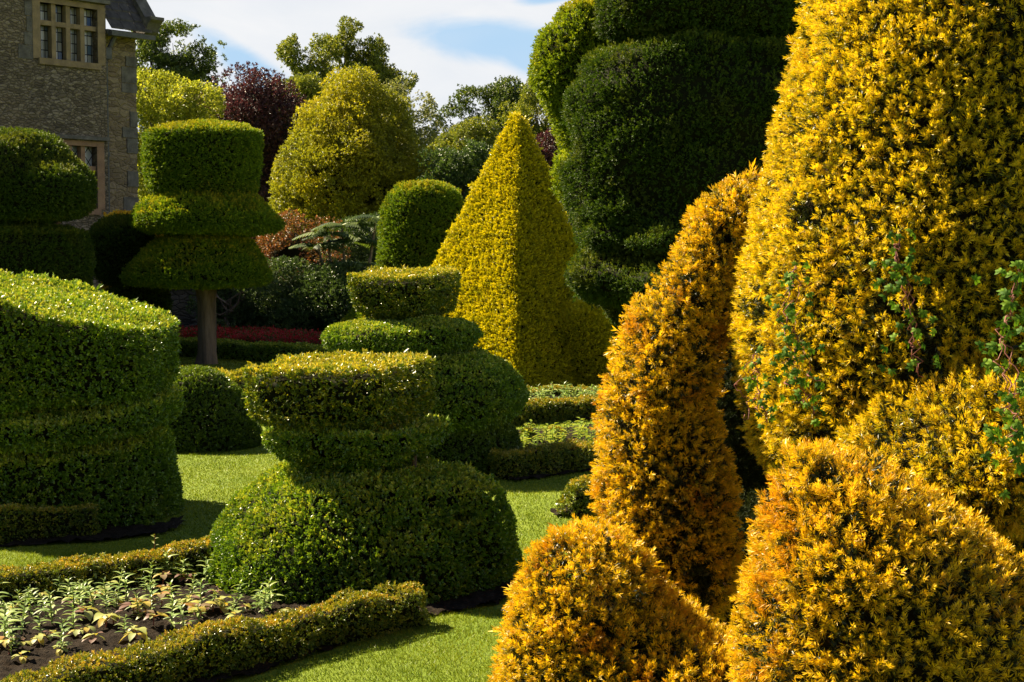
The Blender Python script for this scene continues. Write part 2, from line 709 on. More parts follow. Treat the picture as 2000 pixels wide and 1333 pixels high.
def plain(name, c0, c1, scale=8, rough=.8, bump=0.0, bscale=30, stretch=(1, 1, 1), spec=.3):
    m, q, o = new_mat(name)
    tco = q.n('ShaderNodeTexCoord')
    mp = q.n('ShaderNodeMapping')
    mp.inputs['Scale'].default_value = stretch
    q.l(tco.outputs['Object'], mp.inputs[0])
    nn = q.noise(mp.outputs[0], scale, 5, .65)
    c = q.ramp(nn, [(.3, c0), (.7, c1)])
    pb = q.n('ShaderNodeBsdfPrincipled')
    q.l(c, pb.inputs['Base Color'])
    pb.inputs['Roughness'].default_value = rough
    pb.inputs['Specular IOR Level'].default_value = spec
    if bump:
        bp = q.n('ShaderNodeBump')
        bp.inputs['Strength'].default_value = bump
        bp.inputs['Distance'].default_value = .03
        q.l(q.noise(mp.outputs[0], bscale, 6, .7), bp.inputs['Height'])
        q.l(bp.outputs[0], pb.inputs['Normal'])
    q.l(pb.outputs[0], o.inputs[0])
    return m


M = {}
M['core_green'] = plain('twig_shadow_core_green', (.006, .008, .003), (.018, .018, .007), 25, spec=.05)  # near-black core: inner twigs and the shadow behind the leaves in one colour
M['core_gold'] = plain('twig_shadow_core_brown', (.008, .007, .003), (.028, .020, .008), 30, spec=.05)
M['gold'] = leaf_mat('golden_yew_needles', [(0, (.08, .115, .010)), (.25, (.32, .29, .009)), (.55, (.76, .53, .010)), (1, (.92, .70, .04))], alt=[(0, (.07, .09, .01)), (.4, (.40, .23, .008)), (1, (.82, .48, .012))], alt_scale=4.5, alt_at=(.58, .72), trans=.36, tmul=(1.0, 1.0, .42))
M['orange'] = leaf_mat('orange_yew_needles', [(0, (.09, .11, .010)), (.25, (.36, .27, .009)), (.55, (.80, .50, .010)), (1, (.92, .64, .035))], alt=[(0, (.08, .08, .01)), (.4, (.46, .19, .008)), (1, (.84, .42, .01))], alt_scale=4.0, alt_at=(.56, .70), trans=.36, tmul=(1.0, 1.0, .42))
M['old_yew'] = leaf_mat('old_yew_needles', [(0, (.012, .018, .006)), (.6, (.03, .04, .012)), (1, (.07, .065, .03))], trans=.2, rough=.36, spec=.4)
M['shade_yew'] = leaf_mat('shade_filler_needles', [(0, (.008, .013, .004)), (.6, (.018, .028, .008)), (1, (.04, .05, .014))], trans=.15, rough=.7, spec=.08)  # old needle colours darkened to stand for shade in the gap
M['pyramid'] = leaf_mat('golden_clipped_yew', [(0, (.10, .14, .008)), (.25, (.40, .37, .007)), (.6, (.76, .63, .009)), (1, (.88, .74, .03))], alt=[(0, (.05, .09, .008)), (.5, (.22, .24, .008)), (1, (.62, .54, .01))], alt_scale=11, alt_at=(.50, .72), trans=.25, tmul=(1.0, 1.0, .4))
M['yew'] = leaf_mat('dark_yew_needles', [(0, (0.0208, 0.04, 0.0066)), (.5, (0.0455, 0.0875, 0.0088)), (1, (0.104, 0.15, 0.011))],
                    alt=[(0, (0.039, 0.0438, 0.011)), (.6, (0.078, 0.106, 0.0132)), (1, (0.156, 0.175, 0.0165))], alt_scale=2.2, trans=.25, rough=.6, spec=.2)
M['yew_lime'] = leaf_mat('bright_yew_needles', [(0, (.05, .10, .007)), (.5, (.11, .19, .010)), (.8, (.22, .30, .014)), (1, (.40, .38, .02))], alt=[(0, (.05, .09, .007)), (.6, (.13, .19, .012)), (1, (.40, .34, .02))], alt_scale=2.5, trans=.25, rough=.6, spec=.2)
M['yew_ear'] = leaf_mat('sunlit_yew_needles', [(0, (.07, .12, .008)), (.5, (.17, .24, .011)), (1, (.38, .42, .02))], alt=[(0, (.06, .10, .008)), (.6, (.20, .24, .012)), (1, (.48, .42, .02))], alt_scale=2.5, trans=.3, rough=.6, spec=.2)  # brighter copy of the yew needles, sunlight on the side lobe in its colour
M['box'] = leaf_mat('box_leaves', [(0, (0.0495, 0.105, 0.0077)), (.45, (0.105, 0.193, 0.011)), (.8, (0.22, 0.319, 0.0165)), (1, (0.462, 0.484, 0.0495))], alt=[(0, (0.055, 0.11, 0.0088)), (.6, (0.154, 0.231, 0.0132)), (1, (0.44, 0.44, 0.044))], alt_scale=3, trans=.27, rough=.33, spec=.6)
M['box_gold'] = leaf_mat('box_leaves_yellowed', [(0, (.05, .095, .007)), (.4, (.11, .165, .010)), (.75, (.33, .33, .014)), (1, (.60, .48, .05))], alt=[(0, (.045, .085, .007)), (.5, (.10, .15, .010)), (1, (.48, .40, .03))], alt_scale=4, trans=.27, rough=.33, spec=.6)
M['box_dark'] = leaf_mat('box_leaves_dark', [(0, (0.032, 0.0653, 0.006)), (.5, (0.072, 0.131, 0.009)), (1, (0.16, 0.217, 0.014))], trans=.27, rough=.36, spec=.55)
M['edge'] = leaf_mat('box_edging_leaves', [(0, (.045, .085, .007)), (.4, (.11, .155, .010)), (.75, (.32, .30, .016)), (1, (.55, .36, .05))], alt=[(0, (.04, .08, .007)), (.6, (.11, .15, .010)), (1, (.36, .30, .03))], alt_scale=5, trans=.27, rough=.36, spec=.6)
M['bark'] = plain('bark', (.055, .04, .03), (.26, .19, .145), 9, .9, .8, 22, (1, 1, .16))
M['twig'] = plain('pale_twigs', (.10, .07, .045), (.30, .22, .15), 20, .85, .4, 40)

# ------------------------------------------------------------------ ground
def grid_patch(x0, x1, y0, y1, nx, ny, zf):
    xs = np.linspace(x0, x1, nx); ys = np.linspace(y0, y1, ny)
    X, Y = np.meshgrid(xs, ys, indexing='ij')
    p = np.stack([X.ravel(), Y.ravel(), np.zeros(X.size)], 1)
    p[:, 2] = zf(p)
    i = np.arange(nx - 1)[:, None] * ny + np.arange(ny - 1)[None]
    f = np.stack([i, i + ny, i + ny + 1, i + 1], -1).reshape(-1, 4)
    return p, f


def lawn_mat():
    m, q, o = new_mat('mown_lawn')
    tco = q.n('ShaderNodeTexCoord')
    n1 = q.noise(tco.outputs['Object'], 1.3, 4, .6)
    n2 = q.noise(tco.outputs['Object'], 60, 4, .7)
    c = q.ramp(n1, [(.3, (.11, .165, .008)), (.7, (.175, .215, .013))])
    c = q.mix(q.m('MULTIPLY', n2, .5), c, (.09, .14, .010))
    pb = q.n('ShaderNodeBsdfPrincipled')
    q.l(c, pb.inputs['Base Color'])
    pb.inputs['Roughness'].default_value = .85
    pb.inputs['Specular IOR Level'].default_value = .2
    bp = q.n('ShaderNodeBump')
    bp.inputs['Strength'].default_value = .6
    bp.inputs['Distance'].default_value = .02
    q.l(n2, bp.inputs['Height'])
    q.l(bp.outputs[0], pb.inputs['Normal'])
    q.l(pb.outputs[0], o.inputs[0])
    return m


M['lawn'] = lawn_mat()
v, f = grid_patch(-700, 700, -60, 1500, 40, 40, lambda p: p[:, 2] * 0)
tag(link('lawn', mesh_from('lawn', [(v, f, 0, None)], [M['lawn']])), kind='structure')

M['soil'] = plain('dark_garden_soil', (.006, .004, .003), (.035, .024, .016), 30, .95, .9, 60, spec=.1)


def in_poly(p, poly):
    x, y = p[:, 0], p[:, 1]
    r = np.zeros(len(p), bool)
    n = len(poly)
    for i in range(n):
        x0, y0 = poly[i][:2]; x1, y1 = poly[(i + 1) % n][:2]
        c = ((y0 > y) != (y1 > y)) & (x < (x1 - x0) * (y - y0) / ((y1 - y0) if y1 != y0 else 1e-9) + x0)
        r ^= c
    return r


soils = []


def soil(name, pts_px, res=.016, h=.018):
    poly = [G(*q) for q in pts_px]
    a = np.array(poly)
    soils.append(poly)
    x0, y0 = a[:, :2].min(0); x1, y1 = a[:, :2].max(0)
    nx, ny = int((x1 - x0) / res) + 2, int((y1 - y0) / res) + 2
    zf = lambda p: .012 + h * (.5 + .5 * vnoise(p * np.array([9, 9, 1]), 3)) +   .014 * vnoise(p * np.array([28, 28, 1]), 5) + .008 * vnoise(p * np.array([60, 60, 1]), 6)
    p, f = grid_patch(x0, x1, y0, y1, nx, ny, zf)
    p[:, 2] = np.maximum(p[:, 2], .004)
    cen = p[f].mean(1)
    f = f[in_poly(cen, poly)]
    return tag(link(name, mesh_from(name, [(p, f, 0, None)], [M['soil']], (0, 0, 0), smooth=(0,))), kind='structure')


soil('flower_bed_soil', [(-160, 1200), (120, 1158), (300, 1136), (420, 1112), (620, 1110), (990, 1120), (1012, 1160), (970, 1184), (850, 1204), (700, 1254), (520, 1315), (300, 1380), (-200, 1500)])
soil('flower_bed_soil', [(985, 905), (1000, 845), (1180, 832), (1340, 830), (1340, 915), (1160, 922), (1000, 945)], .04)
soil('flower_bed_soil', [(985, 822), (1010, 776), (1330, 768), (1330, 822)], .06)
soil('flower_bed_soil', [(300, 696), (300, 655), (700, 668), (700, 706)], .12)
soil('flower_bed_soil', [(-100, 1076), (-100, 1040), (90, 1035), (300, 1035), (352, 1012), (360, 1026), (330, 1044), (200, 1062)], .04)
soil('flower_bed_soil', [(1090, 1012), (1075, 1004), (1110, 996), (1180, 996), (1180, 1015)], .03)

# ------------------------------------------------------------------ grass blades on the nearer lawn (nobody could count it)
M['grass'] = leaf_mat('grass_blades', [(0, (0.0728, 0.129, 0.00672)), (.5, (0.174, 0.23, 0.0112)), (1, (0.336, 0.347, 0.0246))], trans=.3, tmul=(1.0, 1.0, .4), rough=.5, spec=.3)


def grass():
    pieces = []
    for (px0, py0, px1, py1, dens_, L, w) in ((-120, 1060, 1120, 1420, 17000, .017, .0032), (-120, 880, 1220, 1060, 6000, .018, .0055), (300, 690, 1230, 880, 1500, .022, .011)):
        q = [G(px0, py0), G(px1, py0), G(px0, py1), G(px1, py1)]
        q = np.array(q)
        x0, y0 = q[:, :2].min(0); x1, y1 = q[:, :2].max(0)
        n = int((x1 - x0) * (y1 - y0) * dens_)
        p = np.stack([rng.uniform(x0, x1, n), rng.uniform(y0, y1, n), np.zeros(n)], 1)
        x, y = project(p)
        ok = (x > -60) & (x < 1300) & (y > py0) & (y < py1)
        for s_ in soils:
            ok &= ~in_poly(p + .05 * np.stack([vnoise(p * 14.0, 71), vnoise(p * 14.0, 72), p[:, 2] * 0], 1), s_)
        # hidden under the big left drum and behind the near mound
        p = p[ok]; n = len(p)
        lie = vnoise(p * np.array([1.2, 2.5, 1]), 9)
        d = norm(np.stack([rng.normal(size=n) * .55 + .25 * lie, rng.normal(size=n) * .55, np.ones(n)], 1))
        side = norm(np.cross(d, rng.normal(size=(n, 3))))
        LL = (L * rng.uniform(.5, 1.2, n) * (1 + .25 * vnoise(p * np.array([3, 3, 1]), 4)))[:, None]
        v = np.stack([p - side * w / 2, p + side * w / 2, p + d * LL], 1).reshape(-1, 3)
        pieces.append((v, np.arange(3 * n).reshape(n, 3), 0, np.clip(rng.random(n) * .75 + .2 * lie + .12, 0, 1)))
    tag(link('grass', mesh_from('grass', pieces, [M['grass']])), kind='stuff')


grass()

# ------------------------------------------------------------------ clipped topiaries
def base_of(px, D):
    p = P(px, 600, D)
    return np.array([p[0], D, 0.0])


BM = [(.026, 3.2), (.015, 9.0), (.007, 24.0)]


def box_tier(name, parent, o, sdf, mat, size, cover, h=.035, amps=BM, **kw):
    return foliage(Bumpy(sdf, amps, len(name)), 'box', size, cover, h, mat_leaf=M[mat], mat_core=M['core_green'], name=name, parent=parent, origin=o, **kw)


def yew_tier(name, parent, o, sdf, mat, size, cover, h=.05, amps=BM, **kw):
    kw.setdefault('k', 10)
    kw.setdefault('wid', .2)
    return foliage(Bumpy(sdf, amps, len(name)), 'yew', size, cover, h, mat_leaf=M[mat], mat_core=M['core_green'], name=name, parent=parent, origin=o, **kw)


# near box topiary: square slab, ring and dome
D = 8.0
o = base_of(710, D)
t = thing('tiered_box_topiary', 'clipped box topiary with a square slab and ragged ring on a broad lit dome', 'topiary', o)
SQ = dict(n=12.0, rot=math.radians(26 - 45), k=1.27)
top = Plane(Lathe([(694, 480, 852), (770, 488, 852), (806, 500, 846), (818, 522, 828), (828, 590, 760)], D, **SQ), P(668, 712, D), (-.02, -.03, 1))
foliage(Bumpy(top, [(.016, 3.0), (.012, 9), (.007, 24)], 3), 'box', .0175, 5000, .03, mat_leaf=M['box_gold'], mat_core=M['core_green'], name='top_slab', parent=t, origin=o)
ring = Lathe([(820, 590, 770), (830, 530, 850), (838, 506, 882), (848, 498, 886), (868, 518, 868), (896, 558, 836), (930, 590, 806), (975, 606, 796)], D, n=4.0, rot=math.radians(26 - 45), k=1.2)
ring = Bumpy(ring, [(.045, 3.4), (.025, 9), (.01, 22)], 8)
foliage(ring, 'box', .0175, 5000, .03, mat_leaf=M['box'], mat_core=M['core_green'], name='middle_ring', parent=t, origin=o)
dome = Lathe([(898, 640, 800), (912, 575, 860), (935, 515, 905), (980, 465, 948), (1040, 425, 985), (1090, 407, 1008), (1126, 404, 1014)], D, to_ground=True)
dome = Union([dome, Ell(893, 1060, 118, 150, D - .22), Ell(550, 1080, 130, 130, D - .1)], .05)
dome = Cut(dome, [Ell(800, 1035, 38, 14, 7.36), Ell(905, 1012, 34, 18, 7.5), Ell(860, 1030, 40, 8, 7.42), Ell(600, 930, 120, 14, 7.6)])
dome = Bumpy(dome, [(.035, 2.6), (.015, 9.0)], 5)
foliage(dome, 'box', .0180, 4800, .035, mat_leaf=M['box'], mat_core=M['core_green'], name='dome', parent=t, origin=o)
for (x0, y0, x1, y1, dd) in ((738, 960, 765, 850, -.20), (790, 958, 812, 870, -.16), (690, 962, 655, 860, -.2), (640, 958, 600, 860, -.1), (752, 956, 728, 905, -.24)):
    q0, q1 = P(x0, y0, D + dd), P(x1, y1, D + dd)
    v, f = tube([q0, (q0 + q1) / 2 + np.array([.02, -.01, -.01]), q1], [.017, .014, .009], 7)
    link('stem', mesh_from('stem', [(v, f, 0, None)], [M['bark']], o, smooth=(0,)), o, t)

# second box topiary
D = 11.9
o = base_of(830, D)
t = thing('tiered_box_topiary', 'clipped box topiary with a small slab on bare stems over a flat disc', 'topiary', o)
top = Plane(Lathe([(520, 684, 898), (540, 680, 901), (570, 684, 897), (600, 692, 890), (616, 720, 862)], D, n=5.0, rot=math.radians(20 - 45), k=1.24), P(790, 536, D), (-.01, -.07, 1))
foliage(Bumpy(top, BM, 3), 'box', .017, 5200, .035, mat_leaf=M['box_gold'], mat_core=M['core_green'], name='top_slab', parent=t, origin=o)
disc = Lathe([(626, 690, 900), (638, 645, 932), (656, 630, 940), (676, 640, 915), (695, 700, 870)], D)
foliage(Bumpy(disc, BM, 4), 'box', .017, 5200, .035, mat_leaf=M['box'], mat_core=M['core_green'], name='disc', parent=t, origin=o)
dr = Lathe([(694, 720, 950), (712, 680, 985), (740, 650, 1012), (772, 640, 1028), (803, 655, 1015), (832, 700, 980)], D)
foliage(Bumpy(dr, BM, 5), 'box', .017, 4800, .04, mat_leaf=M['box'], mat_core=M['core_green'], name='round_drum', parent=t, origin=o)
dr = Lathe([(824, 700, 975), (845, 690, 1005), (880, 685, 1014), (916, 685, 1014)], D, to_ground=True)
foliage(Bumpy(dr, BM, 6), 'box', .017, 4800, .04, mat_leaf=M['box_dark'], mat_core=M['core_green'], name='base_drum', parent=t, origin=o)
for (x0, x1, dd) in ((800, 758, -.1), (806, 780, -.15), (812, 800, -.05), (824, 822, -.1), (838, 856, -.05), (830, 842, 0), (795, 770, .1)):
    q0, q1 = P(x0, 650, D + dd), P(x1, 598, D + dd)
    v, f = tube([q0, (q0 + q1) / 2 + np.array([.01, 0, 0]), q1], [.014, .012, .01], 6)
    link('stem', mesh_from('stem', [(v, f, 0, None)], [M['bark']], o, smooth=(0,)), o, t)

# large drum on the left
D = 9.8
o = base_of(75, D)
t = thing('drum_topiary', 'huge dark green box drum with a sunlit sloping top and smiling crease', 'topiary', o)
up_ = Lathe([(480, -182, 332), (640, -184, 334), (700, -182, 333), (740, -182, 332), (758, -172, 322), (764, -50, 200)], D)
up_ = Shear(up_, o, .02, .085)
up_ = Plane(up_, P(75, 577, D), (.25, -.03, 1))
foliage(Bumpy(up_, BM, 3), 'box', .0205, 3700, .035, mat_leaf=M['box'], mat_core=M['core_green'], name='upper_drum', parent=t, origin=o)
bd_ = Shear(Lathe([(767, -50, 200), (771, -120, 270), (784, -186, 336), (798, -200, 350), (816, -194, 344), (830, -172, 322), (836, -50, 200)], D), o, .03, .085)
foliage(Bumpy(bd_, [(.03, 2.2), (.01, 11)], 7), 'box', .0205, 3700, .035, mat_leaf=M['box'], mat_core=M['core_green'], name='middle_ring', parent=t, origin=o)
lw = Lathe([(839, -50, 200), (843, -130, 280), (856, -170, 320), (876, -184, 334), (900, -186, 337), (960, -192, 344), (1008, -190, 342), (1060, -190, 342)], D, to_ground=True)
lw = Shear(lw, o, .03, .085)
foliage(Bumpy(lw, BM, 9), 'box', .0205, 3700, .035, mat_leaf=M['box'], mat_core=M['core_green'], name='lower_drum', parent=t, origin=o)

# low mounds behind the drum
D = 13.3
o = base_of(390, D)
s = Lathe([(722, 345, 412), (734, 322, 436), (758, 300, 462), (790, 284, 484), (830, 272, 504), (871, 266, 514)], D, to_ground=True)
tag(foliage(Bumpy(s, BM, 3), 'box', .019, 3800, .04, mat_leaf=M['box_dark'], mat_core=M['core_green'], name='box_mound', origin=o),
    'smooth dark green box mound on the lawn beside the huge drum', 'topiary')
D = 15.6
o = base_of(400, D)
s = Union([Ell(400, 778, 105, 58, D), Ell(480, 800, 60, 70, D - .4), Ell(340, 770, 50, 55, D)], .1)
tag(foliage(Bumpy(s, [(.05, 2.5), (.02, 8)], 3), 'box', .022, 3000, .05, mat_leaf=M['box_gold'], mat_core=M['core_green'], name='box_mound', origin=o),
    'uneven yellowish box mound in the sun, peeping over the smooth dark mound', 'topiary')

# umbrella-like tiered yew
D = 22.9
o = base_of(405, D)
t = thing('tiered_yew_topiary', 'green yew topiary like a tall hat over two skirts on a bare trunk', 'topiary', o)
top = Lathe([(244, 372, 440), (249, 325, 480), (262, 288, 505), (276, 284, 508), (320, 286, 506), (360, 294, 500), (382, 305, 494), (391, 330, 480)], D)
foliage(Bumpy(top, BM, 3), 'yew', .05, 2200, .06, k=9, wid=.24, mat_leaf=M['yew_lime'], mat_core=M['core_green'], name='top_drum', parent=t, origin=o)
c2 = Union([Lathe([(382, 310, 495), (400, 282, 515), (420, 266, 532), (440, 266, 545), (450, 290, 535), (456, 350, 470)], D), Ell(515, 436, 36, 14, D)], .08)
foliage(Bumpy(c2, BM, 4), 'yew', .05, 2200, .06, k=9, wid=.24, mat_leaf=M['yew_lime'], mat_core=M['core_green'], name='upper_skirt', parent=t, origin=o)
c3 = Lathe([(463, 340, 455), (472, 308, 485), (492, 285, 503), (520, 258, 518), (540, 246, 527), (550, 250, 520), (556, 300, 470)], D)
foliage(Bumpy(c3, BM, 5), 'yew', .05, 2200, .06, k=9, wid=.24, mat_leaf=M['yew_lime'], mat_core=M['core_green'], name='lower_skirt', parent=t, origin=o)
tr = tube([P(404, 716, D), P(404, 690, D), P(404, 640, D), P(403, 590, D), P(401, 556, D), P(400, 500, D), P(405, 440, D)], [.185, .155, .14, .135, .165, .13, .08], 28)
tr[0][:, :2] += (vnoise(tr[0] * np.array([11, 11, 1.2]), 2) * .035)[:, None]
link('trunk', mesh_from('trunk', [(*tr, 0, None)], [M['bark']], o, smooth=(0,)), o, t)

# dark yews in the shade of the house
D = 21.0
o = base_of(30, D)
t = thing('tiered_yew_topiary', 'very dark yew topiary, lumpy cap over a squat drum, before the house window', 'topiary', o)
cap = Union([Lathe([(262, -60, 70), (271, -95, 100), (289, -122, 124), (309, -132, 142), (331, -138, 162), (353, -140, 174), (405, -140, 174), (421, -124, 156), (430, -80, 100)], D), Ell(84, 374, 82, 54, D - .56), Ell(-10, 350, 80, 78, D - .7)], .10)
foliage(Bumpy(cap, BM, 3), 'yew', .05, 1700, .07, k=8, wid=.26, mat_leaf=M['yew'], mat_core=M['core_green'], name='cap', parent=t, origin=o)
dr = Lathe([(446, -110, 130), (456, -136, 162), (490, -142, 172), (540, -142, 172), (600, -140, 170)], D, to_ground=True)
foliage(Bumpy(dr, BM, 4), 'yew', .05, 1700, .07, k=8, wid=.26, mat_leaf=M['yew'], mat_core=M['core_green'], name='drum', parent=t, origin=o)
for x0, x1 in ((30, 10), (60, 80), (10, -20), (100, 110)):
    v, f = tube([P(x0, 462, D), P(x1, 420, D)], [.09, .08], 8)
    link('stem', mesh_from('stem', [(v, f, 0, None)], [M['bark']], o, smooth=(0,)), o, t)
D = 23.4
o = base_of(240, D)
t = thing('tiered_yew_topiary', 'dark egg-shaped yew topiary on a rounded base, beside the tall hat yew', 'topiary', o)
foliage(Bumpy(Ell(236, 492, 68, 67, D), BM, 3), 'yew', .05, 1700, .07, k=8, wid=.26, mat_leaf=M['yew'], mat_core=M['core_green'], name='egg', parent=t, origin=o)
foliage(Bumpy(Union([Ell(272, 596, 57, 55, D), Ell(230, 630, 80, 60, D)], .1), BM, 4), 'yew', .05, 1700, .07, k=8, wid=.26, mat_leaf=M['yew'], mat_core=M['core_green'], name='base', parent=t, origin=o)
D = 26.0
o = base_of(290, D)
s = Lathe([(420, 225, 330), (428, 212, 352), (450, 205, 368), (500, 204, 366), (545, 206, 325), (600, 206, 318)], D, to_ground=True)
tag(foliage(Bumpy(s, BM, 3), 'yew', .06, 1300, .08, k=8, wid=.26, mat_leaf=M['orange'], mat_core=M['core_gold'], name='golden_yew', origin=o),
    'flat orange yew glimpsed between the tall hat yew and the house', 'topiary')

# dome-topped yew left of the pyramid
D = 24.0
o = base_of(828, D)
t = thing('domed_yew_topiary', 'dark green yew column with a rounded dome top, beside the golden pyramid', 'topiary', o)
s = Lathe([(360, 795, 858), (366, 778, 880), (382, 762, 896), (405, 750, 907), (440, 744, 913), (500, 741, 916), (570, 741, 916)], D)
foliage(Bumpy(s, BM, 3), 'yew', .05, 2200, .06, k=9, wid=.24, mat_leaf=M['yew_lime'], mat_core=M['core_green'], name='column', parent=t, origin=o)
s = Lathe([(552, 742, 914), (590, 705, 950), (640, 665, 990), (690, 625, 1030)], D, to_ground=True)
foliage(Bumpy(s, BM, 4), 'yew', .05, 1900, .07, k=9, wid=.24, mat_leaf=M['yew_lime'], mat_core=M['core_green'], name='skirt', parent=t, origin=o)

# golden pyramid
D = 20.2
o = base_of(1000, D)
s = Lathe([(226, 1002, 1016), (232, 994, 1026), (250, 986, 1034), (520, 843, 1150), (700, 746, 1246), (741, 722, 1266)], D, n=14.0, rot=math.radians(-42), k=1.40, to_ground=True)
s = Union([s, Ell(1142, 690, 66, 100, 19.6)], .16)
tag(foliage(Bumpy(s, [(.012, 2.5), (.012, 7.0)], 3), 'yew', .040, 5200, .05, k=11, wid=.22, depth=.06, jit=.35, mat_leaf=M['pyramid'], mat_core=M['core_gold'], name='pyramid_yew', origin=o),
    'tall golden yew clipped as a four-sided pyramid with one brightly lit face', 'topiary')

# giant dark yew
D = 16.6
o = base_of(1340, D)
t = thing('giant_yew', 'giant dark green yew clipped into bulging lobes, looming behind the golden yews', 'topiary', o)
body = Lathe([(82, 1270, 1540), (92, 1215, 1570), (112, 1166, 1600), (142, 1136, 1620), (185, 1122, 1630), (250, 1116, 1640), (350, 1114, 1640), (430, 1118, 1640), (465, 1136, 1640), (500, 1150, 1640), (560, 1178, 1640), (640, 1212, 1640), (720, 1240, 1640)], D, dep=.85)
lobes = Union([Ell(1235, 415, 80, 22, D - .62), Ell(1212, 460, 80, 30, D - .6), Ell(1208, 537, 96, 58, D - .6), Ell(1310, 560, 120, 60, D - .9), Ell(1300, 475, 100, 36, D - .95), Ell(1290, 650, 90, 60, D - .6)], .12)
body = Union([body] + lobes.p, .16)
foliage(Bumpy(body, [(.10, np.array([.8, .8, 2.4])), (.08, np.array([2.2, 2.2, 5.0])), (.035, 9)], 3), 'yew', .045, 2500, .06, k=9, wid=.24, depth=.12, mat_leaf=M['yew'], mat_core=M['core_green'], name='main_block', parent=t, origin=o)
upb = Lathe([(-190, 1260, 1560), (-120, 1200, 1600), (-30, 1176, 1620), (40, 1172, 1625), (66, 1186, 1615), (84, 1230, 1590)], D, dep=.85)
foliage(Bumpy(upb, [(.10, 1.5), (.05, 4), (.02, 12)], 5), 'yew', .045, 2500, .06, k=9, wid=.24, depth=.12, mat_leaf=M['yew'], mat_core=M['core_green'], name='upper_block', parent=t, origin=o)
ear = Union([Lathe([(2, 1120, 1180), (20, 1092, 1200), (60, 1064, 1215), (110, 1047, 1220), (150, 1041, 1215), (200, 1055, 1200), (250, 1080, 1190), (320, 1095, 1180), (390, 1108, 1170)], D + .9), Ell(1104, 348, 24, 44, D + .5)], .05)
foliage(Bumpy(ear, [(.06, 2.0), (.03, 6)], 6), 'yew', .05, 2300, .06, k=9, wid=.24, depth=.1, mat_leaf=M['yew_ear'], mat_core=M['core_green'], name='side_lobe', parent=t, origin=o)
st = [tube([P(1400, 800, D), P(1390, 650, D), P(1370, 450, D), P(1350, 100, D)], [.35, .3, .25, .2], 12)]
for (x, y) in ((1200, 540), (1230, 400), (1300, 560), (1500, 560), (1480, 400)):
    a = P(1385, 620, D); c = P(x, y, D - .3)
    st.append(tube([a, (a + c) / 2 + np.array([0, 0, -.1]), c], [.12, .08, .04], 8))
v, f = merge(st)
link('trunk', mesh_from('trunk', [(v, f, 0, None)], [M['bark']], o, smooth=(0,)), o, t)

# ------------------------------------------------------------------ golden yews in the foreground
GB = [(.022, 3.2), (.018, 8.0), (.010, 22.0)]


def golden(label, rows_or_sdf, D, px, mat, cover=4400, size=.031, seed=1, gap=.58, to_ground=True, h=.035):
    o = base_of(px, D)
    s = Lathe(rows_or_sdf, D, to_ground=to_ground) if isinstance(rows_or_sdf, list) else rows_or_sdf
    s = Bumpy(s, GB, seed)
    hole = lambda p: vnoise(p * 7.0, seed + 40) + .4 * vnoise(p * 20.0, seed + 41) < gap
    return tag(foliage(s, 'yew', size, cover, h, k=22, wid=.085, depth=.06, jit=.5, up=.28, inset=.085, sink=.25, top_tint=0, inner=(M['old_yew'], 3000, .034), hole=hole, mat_leaf=M[mat], mat_core=M['core_gold'], name='golden_yew', origin=o), label, 'topiary')


golden('tallest golden yew, a broad egg-shaped column with strands of green creeper',
       [(-420, 1760, 2030), (-200, 1660, 2140), (0, 1586, 2190), (150, 1544, 2230), (330, 1505, 2270), (450, 1474, 2300), (620, 1446, 2330), (780, 1455, 2330), (880, 1480, 2300), (940, 1515, 2270), (1000, 1565, 2220), (1100, 1650, 2150)],
       5.35, 1890, 'gold', seed=1)
golden('slim golden yew cone leaning towards the tallest golden yew',
       [(346, 1450, 1500), (362, 1405, 1506), (400, 1368, 1492), (500, 1308, 1474), (600, 1242, 1444), (740, 1182, 1404), (830, 1166, 1400), (930, 1157, 1432), (1000, 1155, 1447), (1080, 1171, 1455), (1130, 1193, 1440), (1190, 1220, 1410), (1240, 1270, 1350)],
       5.7, 1310, 'orange', seed=2, to_ground=False)
golden('nearest golden yew mound, a pointed dome at the bottom right corner',
       [(864, 1575, 1635), (882, 1548, 1690), (930, 1518, 1770), (1000, 1494, 1870), (1090, 1474, 1985), (1180, 1457, 2060), (1333, 1450, 2110), (1500, 1450, 2120)],
       4.10, 1750, 'orange', seed=23, gap=.75)
Dm = 4.66
golden('golden yew mound with trailing green creeper at the right edge, behind the nearest mound',
       Union([Lathe([(690, 1930, 2080), (720, 1850, 2150), (760, 1775, 2200), (800, 1724, 2230), (860, 1660, 2260), (930, 1655, 2250), (975, 1690, 2220), (1005, 1760, 2150), (1030, 1850, 2080), (1300, 1870, 2060)], Dm), Ell(2020, 640, 70, 105, Dm)], .06),
       Dm, 1950, 'gold', seed=4)
Dc = 5.0
golden('low spreading orange yew mound at the foot of the leaning cone',
       Cut(Union([Ell(1152, 1205, 150, 190, Dc), Ell(1250, 1260, 150, 110, Dc + .1), Ell(1290, 1400, 250, 190, Dc - .1), Ell(1096, 1350, 134, 190, Dc - .1)], .12), [Ell(1182, 1166, 46, 34, Dc - .25, 4.0)]), Dc, 1200, 'orange', seed=5)
# dark filler added to stand for the deep shade between them
Dd = 7.0
o = base_of(1440, Dd)
s = Union([Ell(1450, 850, 130, 330, Dd), Ell(1430, 1150, 200, 200, Dd - .4), Ell(1420, 620, 60, 200, Dd + .2)], .1)
tag(foliage(Bumpy(s, GB, 6), 'yew', .034, 4200, .05, k=14, wid=.11, depth=.14, inset=.12, jit=.7, mat_leaf=M['shade_yew'], mat_core=M['core_green'], name='shade_filler', origin=o),
    'dark yew filler added as deep shade between the leaning cone and tallest golden yew', 'shrub')

